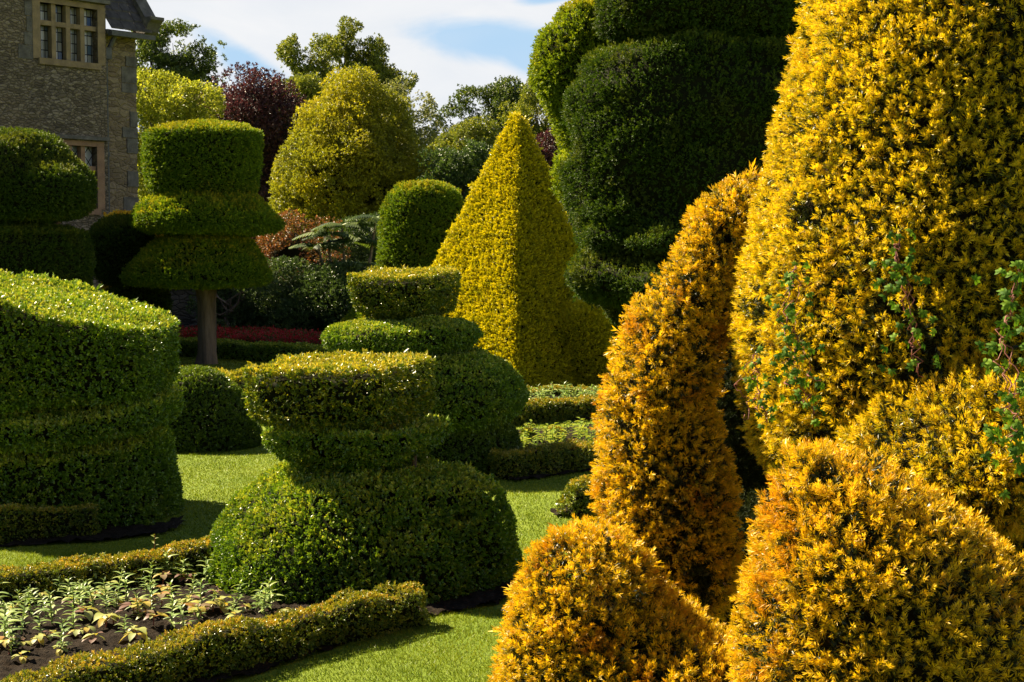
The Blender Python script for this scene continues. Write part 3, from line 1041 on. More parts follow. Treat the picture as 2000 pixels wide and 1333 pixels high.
# ------------------------------------------------------------------ low box hedges
def hedge(label, px_pts, h, w, cover, size, seed, gaps=None, mat='edge', hh=.03):
    pts = [G(*q) for q in px_pts]
    o = np.array([*np.mean([q[:2] for q in pts], axis=0), 0])
    s = Bumpy(Strip(pts, w, h), [(.036, 4.0), (.022, 11), (.010, 26)], seed)
    if gaps:
        s = Cut(s, gaps)
    return tag(foliage(s, 'box', size, cover, hh, inset=.025, up=.35, mat_leaf=M[mat], mat_core=M['core_green'], name='box_hedge', origin=o), label, 'hedge',
               group='low box hedges edging the beds')


hedge('low box hedge along the front of the seedling bed, nearest the camera', [(800, 1222), (720, 1240), (620, 1262), (540, 1284), (430, 1312), (300, 1346), (120, 1392), (-150, 1465)], .175, .175, 9000, .0105, 1,
      gaps=[Ell(590, 1268, 22, 34, 6.55), Ell(752, 1212, 12, 30, 6.95)], hh=.022)
hedge('low box hedge along the back of the seedling bed, up to the green dome', [(415, 1124), (330, 1133), (220, 1148), (100, 1164), (-140, 1192)], .165, .19, 8000, .0115, 2, hh=.022)
hedge('short dark box hedge at the foot of the huge drum', [(158, 1046), (80, 1054), (0, 1060), (-140, 1070)], .20, .2, 7000, .012, 3, hh=.025)
hedge('low box hedge from the two green drums to behind the leaning cone', [(990, 934), (1080, 923), (1160, 912), (1330, 895)], .20, .24, 5500, .015, 4, hh=.03)
hedge('shaded box hedge with a sunlit top below the golden pyramid', [(985, 830), (1030, 826), (1100, 820), (1180, 812), (1340, 806)], .19, .26, 4200, .018, 5, hh=.035)
hedge('far box hedge right at the foot of the golden pyramid', [(1005, 779), (1080, 774), (1180, 776), (1340, 778)], .10, .25, 4200, .018, 6, hh=.035)
hedge('long box hedge in front of the red flowers', [(280, 690), (400, 697), (500, 704), (640, 712), (760, 716)], .25, .4, 2600, .026, 7, mat='box', hh=.05)
hedge('dark box hedge behind the red flowers', [(350, 648), (480, 655), (640, 664), (760, 668)], .22, .4, 2200, .028, 8, mat='box_dark', hh=.05)
Dq = 9.7
o = base_of(1140, Dq)
s = Union([Ell(1140, 972, 32, 38, Dq), Ell(1118, 992, 22, 18, Dq), Ell(1170, 980, 36, 36, Dq)], .03)
tag(foliage(Bumpy(s, [(.03, 7)], 3), 'box', .015, 6500, .025, mat_leaf=M['edge'], mat_core=M['core_green'], name='box_bush', origin=o), 'small ragged box bush beside the left edge of the leaning cone', 'shrub')
for px, py, rx, ry, lab in ((1031, 852, 11, 14, 'tiny box bush standing at the left of the seedling bed below the pyramid'), (1084, 849, 18, 13, 'small rounded box bush in the seedling bed below the pyramid')):
    Dq = G(px, py + ry)[1]
    s = Ell(px, py, rx, ry, Dq)
    tag(foliage(Bumpy(s, [(.02, 9)], 3), 'box', .018, 6000, .02, inset=.02, mat_leaf=M['edge'], mat_core=M['core_green'], name='box_bush', origin=base_of(px, Dq)), lab, 'shrub')

# ------------------------------------------------------------------ flowers and young plants in the beds
M['seedling'] = leaf_mat('seedling_leaves', [(0, (0.11, 0.187, 0.04)), (.5, (0.22, 0.319, 0.088)), (1, (0.374, 0.44, 0.136))], trans=.35, rough=.4, spec=.5)
M['lime_seedling'] = leaf_mat('lime_seedling_leaves', [(0, (.10, .18, .015)), (.5, (.22, .30, .02)), (1, (.40, .42, .05))], trans=.4, rough=.4, spec=.5)
M['coleus'] = leaf_mat('variegated_leaves', [(0, (.34, .17, .035)), (.2, (.42, .31, .04)), (.5, (.40, .38, .07)), (.75, (.30, .34, .10)), (.9, (.20, .11, .07)), (1, (.13, .055, .05))], trans=.35, rough=.5, spec=.4)
M['stem'] = plain('green_stem', (.14, .2, .05), (.22, .28, .08), 20, .6)
M['redstem'] = plain('red_stem', (.16, .05, .04), (.26, .09, .06), 20, .6)


def blade(base, d, upv, L, Wd, droop, n=5, fold=.18):
    """a bent pointed leaf of real outline: n cross sections of three points"""
    d = norm(np.array(d)); side = norm(np.cross(d, upv)); nr = np.cross(side, d)
    V, Fq = [], []
    for i in range(n + 1):
        t = i / n
        w = Wd * .5 * (math.sin(math.pi * min(t * .93 + .07, 1)) ** .8) * (1 if i < n else .05)
        c = base + d * L * t + nr * (-droop * L * t * t)
        V += [c - side * w + nr * w * fold * 2, c, c + side * w + nr * w * fold * 2]
    for i in range(n):
        a = i * 3
        Fq += [(a, a + 1, a + 4, a + 3), (a + 1, a + 2, a + 5, a + 4)]
    return np.array(V), np.array(Fq)


def plant_meshes(kind, seed):
    r = random.Random(seed)
    L_, rn = [], []
    up = np.array([0, 0, 1.0])
    if kind == 'seedling':
        H = r.uniform(.15, .21)
        lean = np.array([r.uniform(-.03, .03), r.uniform(-.03, .03), 0])
        stem = tube([np.zeros(3) - .01 * up, lean * .4 + up * H * .5, lean + up * H], [.005, .004, .003], 5)
        nl = r.randint(15, 20)
        for i in range(nl):
            t = .12 + .88 * i / nl
            a = i * 2.4 + r.uniform(-.4, .4)
            up_ang = math.radians(r.uniform(10, 40) + 35 * (t > .85))
            d = np.array([math.cos(a) * math.cos(up_ang), math.sin(a) * math.cos(up_ang), math.sin(up_ang)])
            ln = (.052 + .025 * math.sin(math.pi * t)) * r.uniform(.8, 1.2) * (1 if t < .85 else .6)
            L_.append(blade(lean * t + up * H * t, d, up, ln, ln * r.uniform(.24, .32), r.uniform(.25, .6)))
            rn.append(r.random())
    elif kind == 'lime':
        H = r.uniform(.10, .15)
        stem = tube([np.zeros(3) - .01 * up, up * H * .5, up * H], [.004, .004, .003], 5)
        for i in range(12):
            t = .25 + .75 * i / 12
            a = i * 2.4 + r.uniform(-.4, .4)
            e = math.radians(r.uniform(0, 30))
            d = np.array([math.cos(a) * math.cos(e), math.sin(a) * math.cos(e), math.sin(e)])
            ln = .055 * r.uniform(.8, 1.2)
            L_.append(blade(up * H * t, d, up, ln, ln * .42, r.uniform(.1, .4), 3)); rn.append(r.random())
    else:
        H = r.uniform(.05, .085)
        stem = tube([np.zeros(3) - .01 * up, np.array([.005, 0, H * .6]), up * H], [.004, .004, .003], 5)
        for i in range(r.randint(7, 9)):
            a = i * 2.4 + r.uniform(-.4, .4)
            e = math.radians(r.uniform(-5, 30))
            d = np.array([math.cos(a) * math.cos(e), math.sin(a) * math.cos(e), math.sin(e)])
            ln = r.uniform(.04, .07)
            L_.append(blade(up * H * r.uniform(.6, 1) + d * .015, d, up, ln, ln * r.uniform(.62, .8), r.uniform(.2, .7), 5, .1))
            rn.append(r.random() if r.random() < .8 else .95)
    v, f = merge(L_)
    fr = np.concatenate([np.full(len(q[1]), x) for q, x in zip(L_, rn)])
    lm = {'seedling': M['seedling'], 'lime': M['lime_seedling'], 'coleus': M['coleus']}[kind]
    sm = M['redstem'] if kind == 'coleus' else M['stem']
    return mesh_from('leaves', [(v, f, 0, fr)], [lm], smooth=(0,)), mesh_from('stem', [(*stem, 0, None)], [sm], smooth=(0,))


VAR = {k: [plant_meshes(k, 100 * q + i) for i in range(5)] for q, k in enumerate(('seedling', 'lime', 'coleus'))}


def plant(kind, name, px, py, label, group, sc=1.0, z=.02):
    g = G(px, py, z)
    t = thing(name, label, 'plant', g, group)
    lm, sm = random.choice(VAR[kind])
    link('leaves', lm, parent=t)
    link('stem', sm, parent=t)
    t.rotation_euler = (random.uniform(-.1, .1), random.uniform(-.1, .1), random.uniform(0, 6.28))
    s = sc * random.uniform(.85, 1.15)
    t.scale = (s, s, s)


zs = [(30, 1100), (140, 1010), (265, 1040), (395, 1130), (480, 1000), (205, 905), (300, 890), (430, 800), (435, 700), (545, 820), (615, 725), (370, 750), (685, 905), (800, 1030), (765, 790), (830, 815), (975, 725),
      (980, 890), (1115, 980), (1125, 865), (1100, 672), (1165, 690), (1305, 870), (1250, 765), (1340, 690), (1545, 835), (1520, 915), (1715, 890), (1760, 850), (480, 870), (5, 880), (60, 1045), (130, 875), (20, 770),
      (340, 960), (620, 880), (-60, 980), (690, 830), (230, 830)]
for zx, zy in zs:
    plant('seedling', 'young_plant', zx * .3, 933 + zy * .3, 'young grey-green plant with upright leafy stem in the near dark bed', 'upright grey-green seedlings in the near bed', random.choice((.6, .75, .88)))
zs = [(190, 790), (60, 1145), (150, 1115), (560, 935), (620, 790), (690, 965), (560, 1020), (620, 1085), (880, 1065), (950, 905), (1000, 970), (1080, 760), (1050, 845), (880, 690), (930, 665), (1290, 930), (1310, 890),
      (1385, 875), (1440, 870), (1240, 845), (140, 1200), (90, 870), (270, 805), (510, 1035), (700, 745), (1400, 775), (1165, 845), (470, 745), (740, 955), (1060, 700), (330, 1060), (870, 900), (1210, 690), (660, 770), (1590, 880), (1850, 895), (250, 1085)]
for zx, zy in zs:
    plant('coleus', 'bedding_plant', zx * .3, 933 + zy * .3, 'low bedding plant with broad yellow and rusty leaves in the near bed', 'yellow and rusty bedding plants in the near bed', random.choice((.6, .75, .9)))
for i in range(48):
    x = random.uniform(-20, 560)
    y = random.uniform(1172 - .09 * x, 1298 - .15 * x)
    if i % 2:
        plant('seedling', 'young_plant', x, y, 'young grey-green plant with upright leafy stem in the near dark bed', 'upright grey-green seedlings in the near bed', random.choice((.4, .5, .62)))
    else:
        plant('coleus', 'bedding_plant', x, y, 'low bedding plant with broad yellow and rusty leaves in the near bed', 'yellow and rusty bedding plants in the near bed', random.choice((.4, .5, .65)))
for i in range(46):
    x = random.uniform(1012, 1175); y = random.uniform(850, 884) - (x - 1012) * .10
    plant('lime', 'young_plant', x, y + 8, 'small lime green plant in the bed below the pyramid, behind the low hedge', 'lime green seedlings in the middle bed', 1.0, .03)
for i in range(26):
    x = random.uniform(1035, 1200); y = random.uniform(792, 802)
    plant('seedling', 'young_plant', x, y, 'pale plant in the narrow bed between two hedges at the foot of the pyramid', 'pale plants in the far narrow bed', 1.15, .06)

# red flowers: a carpet nobody could count
M['red'] = leaf_mat('red_flowers', [(0, (.04, .07, .012)), (.25, (.07, .09, .015)), (.42, (.10, .12, .015)), (.46, (.40, .012, .018)), (.85, (.58, .02, .035)), (1, (.70, .05, .06))], trans=.3)
a0 = [G(318, 678), G(520, 688), G(700, 700), G(700, 678), G(520, 668), G(318, 658)]
lo_, hi_ = np.min(a0, axis=0), np.max(a0, axis=0)
p = np.stack([rng.uniform(lo_[0], hi_[0], 26000), rng.uniform(lo_[1], hi_[1], 26000), np.full(26000, .20)], 1)
p = p[in_poly(p, a0)]
p[:, 2] += vnoise(p * np.array([3, 3, 1]), 2) * .04 + rng.normal(size=len(p)) * .025
v, f, r = sprigs_box(p, np.tile([0, 0, 1.0], (len(p), 1)), .03, 5, .3, 1.0)
tag(link('red_flowers', mesh_from('red_flowers', [(v, f, 0, r)], [M['red']], (0, 0, 0))), kind='stuff')

# sprig standing above the back hedge, ferny wisp, loose twigs
o = G(302, 1128)
t = thing('stray_shoot', 'single thin shoot with a few yellow leaves rising above the hedge behind the seedlings', 'shoot', o)
st = tube([o, o + [0, 0, .12], o + [.005, 0, .235]], [.004, .003, .002], 5)
link('stem', mesh_from('stem', [(*st, 0, None)], [M['redstem']], o), o, t)
L_ = [blade(o + np.array([0, 0, .17 + .012 * i]), (math.cos(2.2 * i), math.sin(2.2 * i), .4), np.array([0, 0, 1.0]), .028, .014, .1, 3) for i in range(6)]
v, f = merge(L_)
link('leaves', mesh_from('leaves', [(v, f, 0, None)], [M['edge']], o), o, t)


# ------------------------------------------------------------------ trailing creeper on the golden yews
M['creeper'] = leaf_mat('creeper_leaves', [(0, (.035, .095, .006)), (.5, (.075, .16, .009)), (1, (.16, .26, .016))], trans=.3, rough=.65, spec=.15)


def creeper(label, pts_px, D0, n, size, spread):
    path = np.array([P(x, y, D) for (x, y, D) in pts_px])
    o = path[0] * np.array([1, 1, 0])
    t = thing('creeper', label, 'creeper', o)
    tt = np.linspace(0, len(path) - 1, 40)
    line = np.stack([np.interp(tt, np.arange(len(path)), path[:, i]) for i in range(3)], 1)
    line += rng.normal(size=line.shape) * .008
    st = tube(line, np.full(40, .0022), 5)
    link('stem', mesh_from('stem', [(*st, 0, None)], [M['redstem']], o, smooth=(0,)), o, t)
    for w in range(2):
        l2 = line[rng.integers(0, 10):rng.integers(28, 40)] + np.cumsum(rng.normal(size=3) * .0004 + np.zeros((1, 3)), 0)
        l2 = l2 + np.cumsum(rng.normal(size=l2.shape) * .006, 0) * np.array([1, .3, 1])
        st = tube(l2, np.full(len(l2), .0016), 5)
        link('stem', mesh_from('stem', [(*st, 0, None)], [M['redstem']], o, smooth=(0,)), o, t)
    L_, rn = [], []
    for i in range(n):
        c = line[rng.integers(0, 40)] + np.array([rng.normal() * spread, rng.uniform(-.05, .02), rng.normal() * spread])
        face = norm(np.array([rng.normal() * .5, -1.0, .55 + rng.normal() * .3]))
        s1 = norm(np.cross(face, rng.normal(size=3))); s2 = np.cross(face, s1)
        r0 = rng.random()
        for k in range(5):
            a = math.radians(-100 + 50 * k)
            d = norm(s1 * math.cos(a) + s2 * math.sin(a) - face * .15)
            L_.append(blade(c, d, face, size * (1.0 - .12 * abs(k - 2)), size * .42, .25, 3, .1)); rn.append(np.clip(r0 + rng.normal() * .15, 0, 1))
    v, f = merge(L_)
    fr = np.concatenate([np.full(len(q[1]), x) for q, x in zip(L_, rn)])
    link('leaves', mesh_from('leaves', [(v, f, 0, fr)], [M['creeper']], o, smooth=(0,)), o, t)


creeper('green creeper trailing down the left side of the tallest golden yew', [(1555, 520, 4.72), (1535, 600, 4.70), (1550, 690, 4.68), (1565, 760, 4.68), (1590, 800, 4.66)], 4.8, 80, .021, .035)
creeper('thin strand of creeper nearest the left edge of the tallest golden yew', [(1480, 690, 4.95), (1475, 740, 4.98), (1490, 790, 4.96), (1500, 820, 4.95)], 4.9, 22, .02, .02)
creeper('dark green creeper strand in the shaded middle of the tallest golden yew', [(1755, 470, 4.54), (1745, 520, 4.53), (1775, 630, 4.52), (1790, 720, 4.52)], 4.6, 56, .022, .04)
creeper('creeper climbing over the golden mound at the right edge of the picture', [(1990, 520, 4.33), (1975, 600, 4.31), (1965, 690, 4.26), (1975, 780, 4.18), (1978, 850, 4.13), (1985, 900, 4.13)], 4.3, 110, .024, .04)

# ------------------------------------------------------------------ stone house
CX, CY = -7.53, 30.0
HU = np.array([-.66, -.75, 0.0]); HU /= np.linalg.norm(HU)     # along the front, towards the left of the picture
HN = np.array([-HU[1], HU[0], 0.0])                            # outwards
HC = np.array([CX, CY, 0.0])
if HN[1] > 0:
    HN = -HN


def hp(px, py, nout=0.0):
    r = ray(px, py); c0 = np.array([0, 0, EYE])
    k = ((HC + HN * nout - c0) @ HN) / (r @ HN)
    q = c0 + r * k
    return float((q - HC) @ HU), float(q[2])


def HW(a):
    a = np.atleast_2d(np.array(a, float))      # (t, n, z) -> world
    return HC + a[:, :1] * HU + a[:, 1:2] * HN + a[:, 2:3] * np.array([0, 0, 1.0])


def hbox(t0, t1, n0, n1, z0, z1):
    v, f = box((min(t0, t1), min(n0, n1), min(z0, z1)), (max(t0, t1), max(n0, n1), max(z0, z1)))
    return HW(v), f


def stone_mat(name, cols, scale, squash, mortar, bump=.9, tint=None):
    m, q, o = new_mat(name)
    tco = q.n('ShaderNodeTexCoord')
    dst = q.noise(tco.outputs['Object'], 3, 3, .6)
    mp = q.n('ShaderNodeMapping')
    q.l(tco.outputs['Object'], mp.inputs[0])
    mp.inputs['Scale'].default_value = (1, 1, squash)
    ad = q.n('ShaderNodeVectorMath', operation='ADD')
    q.l(mp.outputs[0], ad.inputs[0])
    nv = q.n('ShaderNodeTexNoise'); nv.inputs['Scale'].default_value = 2.5; nv.inputs['Detail'].default_value = 4
    q.l(tco.outputs['Object'], nv.inputs['Vector'])
    sc = q.n('ShaderNodeVectorMath', operation='SCALE'); sc.inputs['Scale'].default_value = .35
    q.l(nv.outputs['Color'], sc.inputs[0]); q.l(sc.outputs[0], ad.inputs[1])
    vo = q.n('ShaderNodeTexVoronoi'); vo.inputs['Scale'].default_value = scale; q.l(ad.outputs[0], vo.inputs['Vector'])
    ve = q.n('ShaderNodeTexVoronoi', feature='DISTANCE_TO_EDGE'); ve.inputs['Scale'].default_value = scale; q.l(ad.outputs[0], ve.inputs['Vector'])
    sep = q.n('ShaderNodeSeparateColor'); q.l(vo.outputs['Color'], sep.inputs[0])
    c = q.ramp(sep.outputs[0], cols)
    big = q.noise(tco.outputs['Object'], .9, 4, .65)
    c = q.mix(q.m('MULTIPLY', big, .8), c, q.ramp(big, [(.35, (.05, .042, .034)), (.65, (.26, .20, .135))]))
    fine = q.noise(tco.outputs['Object'], 24, 5, .7)
    c = q.mix(.55, c, q.mix(fine, (.0, .0, .0), (.95, .9, .8)), 'OVERLAY')
    ed = q.n('ShaderNodeMapRange'); q.l(ve.outputs['Distance'], ed.inputs[0]); ed.inputs[2].default_value = .09; ed.inputs[3].default_value = 1; ed.inputs[4].default_value = 0
    c = q.mix(q.m('MULTIPLY', ed.outputs[0], .75), c, mortar)
    pb = q.n('ShaderNodeBsdfPrincipled')
    q.l(c, pb.inputs['Base Color']); pb.inputs['Roughness'].default_value = .92; pb.inputs['Specular IOR Level'].default_value = .2
    hgt = q.m('ADD', q.m('MINIMUM', q.m('MULTIPLY', ve.outputs['Distance'], 4), .6), q.m('MULTIPLY', fine, .7))
    bp = q.n('ShaderNodeBump'); bp.inputs['Strength'].default_value = bump; bp.inputs['Distance'].default_value = .05
    q.l(hgt, bp.inputs['Height']); q.l(bp.outputs[0], pb.inputs['Normal'])
    q.l(pb.outputs[0], o.inputs[0])
    return m


M['rubble'] = stone_mat('dark_rubble_stone', [(0, (.125, .105, .082)), (.5, (.24, .20, .155)), (1, (.40, .345, .275))], 9.5, 2.0, (.085, .07, .05))
M['rubble2'] = stone_mat('warm_rubble_stone', [(0, (.15, .118, .085)), (.5, (.27, .21, .14)), (1, (.38, .31, .22))], 5.5, 1.9, (.26, .20, .13))
M['drywall'] = stone_mat('grey_wall_stone', [(0, (.06, .055, .05)), (.5, (.12, .11, .10)), (1, (.20, .18, .16))], 4.5, 2.4, (.02, .018, .015))
M['ashlar'] = plain('dressed_sandstone', (.17, .125, .075), (.30, .22, .13), 5, .85, .5, 30)
M['ashlar_red'] = plain('pinkish_sandstone', (.20, .12, .08), (.36, .22, .13), 4, .85, .5, 30)
M['greystone'] = plain('grey_weathered_stone', (.07, .065, .06), (.18, .165, .15), 6, .9, .7, 30)
M['slate'] = plain('roof_slate', (.035, .032, .032), (.10, .09, .085), 7, .75, .6, 25)
M['lead'] = plain('grey_lead_pipe', (.05, .05, .053), (.11, .11, .115), 9, .55, .2)


def glass_mat(name, diamond):
    m, q, o = new_mat(name)
    tco = q.n('ShaderNodeTexCoord')
    mp = q.n('ShaderNodeMapping')
    q.l(tco.outputs['Object'], mp.inputs[0])
    mp.inputs['Rotation'].default_value = (0, 0, -math.atan2(HU[1], HU[0]))
    sp = q.n('ShaderNodeSeparateXYZ'); q.l(mp.outputs[0], sp.inputs[0])
    x, z = sp.outputs[0], sp.outputs[2]
    if diamond:
        a = q.m('ADD', q.m('MULTIPLY', x, 5.2), q.m('MULTIPLY', z, 3.6)); c_ = q.m('SUBTRACT', q.m('MULTIPLY', x, 5.2), q.m('MULTIPLY', z, 3.6))
    else:
        a = q.m('MULTIPLY', x, 11.0); c_ = q.m('MULTIPLY', z, 5.5)
    la = q.m('LESS_THAN', q.m('ABSOLUTE', q.m('SUBTRACT', q.m('FRACT', a), .5)), .06 if diamond else .09)
    lb = q.m('LESS_THAN', q.m('ABSOLUTE', q.m('SUBTRACT', q.m('FRACT', c_), .5)), .06)
    ld = q.m('MAXIMUM', la, lb)
    cell = q.n('ShaderNodeTexWhiteNoise', noise_dimensions='2D')
    cb = q.n('ShaderNodeCombineXYZ'); q.l(q.m('FLOOR', q.m('ADD', a, .5)), cb.inputs[0]); q.l(q.m('FLOOR', q.m('ADD', c_, .5)), cb.inputs[1]); q.l(cb.outputs[0], cell.inputs['Vector'])
    if diamond:  # pane tones lightened to carry reflected daylight in the colour
        c = q.ramp(cell.outputs['Value'], [(0, (.36, .38, .37)), (.7, (.55, .57, .56)), (1, (.20, .25, .21))])
    else:
        c = q.ramp(cell.outputs['Value'], [(0, (.14, .15, .13)), (.5, (.30, .30, .28)), (.78, (.42, .42, .41)), (.86, (.07, .13, .32)), (1, (.08, .11, .07))])
    c = q.mix(ld, c, (.015, .015, .016))
    pb = q.n('ShaderNodeBsdfPrincipled'); q.l(c, pb.inputs['Base Color']); pb.inputs['Roughness'].default_value = .12
    wob = q.n('ShaderNodeBump'); wob.inputs['Strength'].default_value = .25; wob.inputs['Distance'].default_value = .02
    q.l(q.noise(tco.outputs['Object'], 6, 2, .5), wob.inputs['Height']); q.l(wob.outputs[0], pb.inputs['Normal'])
    q.l(pb.outputs[0], o.inputs[0])
    return m


M['glass'] = glass_mat('leaded_stained_glass', False)
M['glass2'] = glass_mat('leaded_diamond_glass', True)

house = thing('stone_house', 'old grey stone house with mullioned leaded windows and a slate roof', 'house', HC)


def hpart(name, vf, mat, parent=house, sm=()):
    po = parent.location if parent is house else None
    off = HC
    return link(name, mesh_from(name, [(*vf, 0, None)], [mat], HC, smooth=sm), HC, parent)


PR = .22                                  # the main block stands proud of the wing
tw = hp(209, 200, PR)[0]
# window openings on the main block
u0 = hp(79, 8, PR); u1 = hp(189, 22, PR)
ub = hp(189, 124, PR)
t_l, t_r = hp(78, 60, PR)[0], hp(190, 60, PR)[0]
z_t, z_b = hp(134, 12, PR)[1], hp(134, 119, PR)[1]
l_l, l_r = hp(60, 300, PR)[0], hp(189, 300, PR)[0]
lz_t, lz_b = hp(150, 285, PR)[1], hp(196, 408, PR)[1]
TOPZ, TL = 8.6, 4.2


def wall_with(openings, t0, t1, z0, z1, nf, dep):
    ts = sorted({t0, t1, *[a for q in openings for a in q[:2]]}); zs_ = sorted({z0, z1, *[a for q in openings for a in q[2:]]})
    V, Fq, n = [], [], 0

    def quad(a):
        nonlocal n
        V.append(HW(a)); Fq.append(np.array([[n, n + 1, n + 2, n + 3]])); n += 4
    for ta, tb in zip(ts[:-1], ts[1:]):
        for za, zb in zip(zs_[:-1], zs_[1:]):
            if any(q[0] <= ta and tb <= q[1] and q[2] <= za and zb <= q[3] for q in openings):
                continue
            quad([(ta, nf, za), (tb, nf, za), (tb, nf, zb), (ta, nf, zb)])
    for (a, c, d, e) in openings:
        for s_ in ([(a, nf, d), (a, nf, e), (a, nf - dep, e), (a, nf - dep, d)], [(c, nf, d), (c, nf, e), (c, nf - dep, e), (c, nf - dep, d)],
                   [(a, nf, d), (c, nf, d), (c, nf - dep, d), (a, nf - dep, d)], [(a, nf, e), (c, nf, e), (c, nf - dep, e), (a, nf - dep, e)]):
            quad(s_)
    # sides, top and back of the block
    quad([(t0, nf, z0), (t0, nf, z1), (t0, nf - 7, z1), (t0, nf - 7, z0)])
    quad([(t1, nf, z0), (t1, nf, z1), (t1, nf - 7, z1), (t1, nf - 7, z0)])
    quad([(t0, nf, z1), (t1, nf, z1), (t1, nf - 7, z1), (t0, nf - 7, z1)])
    quad([(t0, nf - 7, z0), (t1, nf - 7, z0), (t1, nf - 7, z1), (t0, nf - 7, z1)])
    return np.concatenate(V), np.concatenate(Fq)


U = (min(t_l, t_r), max(t_l, t_r), z_b, z_t)
Lw = (min(l_l, l_r), max(l_l, l_r), lz_b, lz_t)
hpart('main_wall', wall_with([U, Lw], tw, TL, 0, TOPZ, PR, .3), M['rubble'])
EZ = hp(240, 68, 0)[1]                    # eaves of the wing
hpart('wing_wall', wall_with([], 0, tw - .004, 0, EZ, 0, .3), M['rubble2'])
hpart('left_wing_wall', wall_with([], TL + .004, 13.0, 0, 8.4, PR - .1, .3), M['rubble'])
# quoins up the corner
L_ = []
zc = 1.0; i = 0
while zc < EZ - .25:
    hq = random.uniform(.18, .36); wq = random.choice((.16, .24, .34))
    if i % 2 == 0 or random.random() < .3:
        L_.append(hbox(-.012, wq, -.3, .012 + random.uniform(0, .012), zc, zc + hq - .015))
    zc += hq; i += 1
for q_ in L_:
    hpart('quoin', q_, M['greystone'])


def window(op, cols, tr_z, mat_s, glass, pn):
    a, c, d, e = op
    fr = []
    nb = PR - .16
    # jambs, head and sill stand slightly proud of the wall, mullions sit inside
    fr += [hbox(a - .16, a, PR - .25, PR + .018, d - .02, e + .10), hbox(c, c + .16, PR - .25, PR + .018, d - .02, e + .10),
           hbox(a, c, PR - .25, PR + .014, e, e + .10), hbox(a - .05, c + .05, PR - .25, PR + .05, d - .12, d)]
    wlight = (c - a) / cols
    for k in range(1, cols):
        fr.append(hbox(a + k * wlight - .045, a + k * wlight + .045, nb, PR - .03, d, e))
    if tr_z:
        for k in range(cols):
            x0 = a + k * wlight + (.045 if k else 0); x1 = a + (k + 1) * wlight - (.045 if k < cols - 1 else 0)
            fr.append(hbox(x0, x1, nb, PR - .035, tr_z - .045, tr_z + .045))
    w = hpart('window', merge(fr), mat_s)
    lb = hbox(a - .24, c + .22, PR, PR + .10, e + .12, e + .19)
    link('drip_mould', mesh_from('drip_mould', [(*lb, 0, None)], [M['greystone']], HC), HC, w)
    for k in range(cols):
        x0 = a + k * wlight + (.045 if k else 0); x1 = a + (k + 1) * wlight - (.045 if k < cols - 1 else 0)
        for z0, z1 in ([(d, tr_z - .045), (tr_z + .045, e)] if tr_z else [(d, e)]):
            g = hbox(x0 - .01, x1 + .01, nb - .02 + random.uniform(-.006, .006), nb - .06, z0 - .01, z1 + .01)
            link('pane', mesh_from('pane', [(*g, 0, None)], [glass], HC), HC, w)


window(U, 4, hp(134, 50, PR)[1], M['ashlar'], M['glass'], 'upper')
window(Lw, 5, hp(190, 330, PR)[1], M['ashlar_red'], M['glass2'], 'lower')
# ashlar blocks beside the upper window
L_ = []
for sgn, tt0 in ((1, U[1] + .16), (-1, U[0] - .16)):
    zc = U[2] - .05; i = 0
    while zc < U[3] + .05:
        hq = random.uniform(.22, .32)
        if sgn > 0:
            L_.append(hbox(tt0, tt0 + random.uniform(.10, .34), PR - .1, PR + .012, zc, zc + hq - .012))
        zc += hq
hpart('window_blocks', merge(L_), M['greystone'])
# drain pipe, gutter, roof, coping with its kneeler
pz = hp(208, 118, .12)[1]
dp = [HW((tw - .06, .10, 0.0))[0], HW((tw - .06, .10, pz))[0], HW((tw - .10, .10, pz + .15))[0], HW((tw - .20, .20, EZ - .12))[0], HW((tw - .20, .26, EZ - .05))[0]]
pv = [tube(dp, [.045] * 5, 8)]
for zc in (1.2, 2.4, 3.6, 4.8, pz):
    pv.append(tube([HW((tw - .06, .10, zc))[0], HW((tw - .06, .10, zc + .08))[0]], [.065, .065], 8))
pv.append(hbox(tw - .15, tw - .01, .03, .19, pz + .02, pz + .24))
hpart('drainpipe', merge(pv), M['lead'])
hpart('gutter', hbox(-.20, tw - .02, .26, .40, EZ - .10, EZ - .01), M['lead'])
hpart('eaves_board', hbox(-.05, tw - .01, -.05, .255, EZ - .06, EZ + .03), M['greystone'])
sl = []
pitch = math.radians(50)
rows_ = 12
for r_ in range(rows_):
    n0 = .36 - r_ * .26 * math.cos(pitch); z0 = EZ + .03 + r_ * .26 * math.sin(pitch)
    tcur = -.16
    while tcur < tw - .06:
        wd = min(random.uniform(.20, .38), tw - .012 - tcur)
        a0_ = (tcur + .006, tcur + wd - .006)
        q0 = (n0, z0 + .035 + random.uniform(0, .012)); q1 = (n0 - .33 * math.cos(pitch), z0 + .33 * math.sin(pitch) + .004)
        v = np.array([(a0_[0], q0[0], q0[1]), (a0_[1], q0[0], q0[1]), (a0_[1], q1[0], q1[1]), (a0_[0], q1[0], q1[1]),
                      (a0_[0], q0[0], q0[1] - .03), (a0_[1], q0[0], q0[1] - .03), (a0_[1], q1[0], q1[1] - .02), (a0_[0], q1[0], q1[1] - .02)])
        f = np.array([(0, 1, 2, 3), (4, 7, 6, 5), (0, 4, 5, 1), (1, 5, 6, 2), (2, 6, 7, 3), (3, 7, 4, 0)])
        sl.append((HW(v), f))
        tcur += wd
roof = hpart('roof', merge(sl), M['slate'])
cp = []
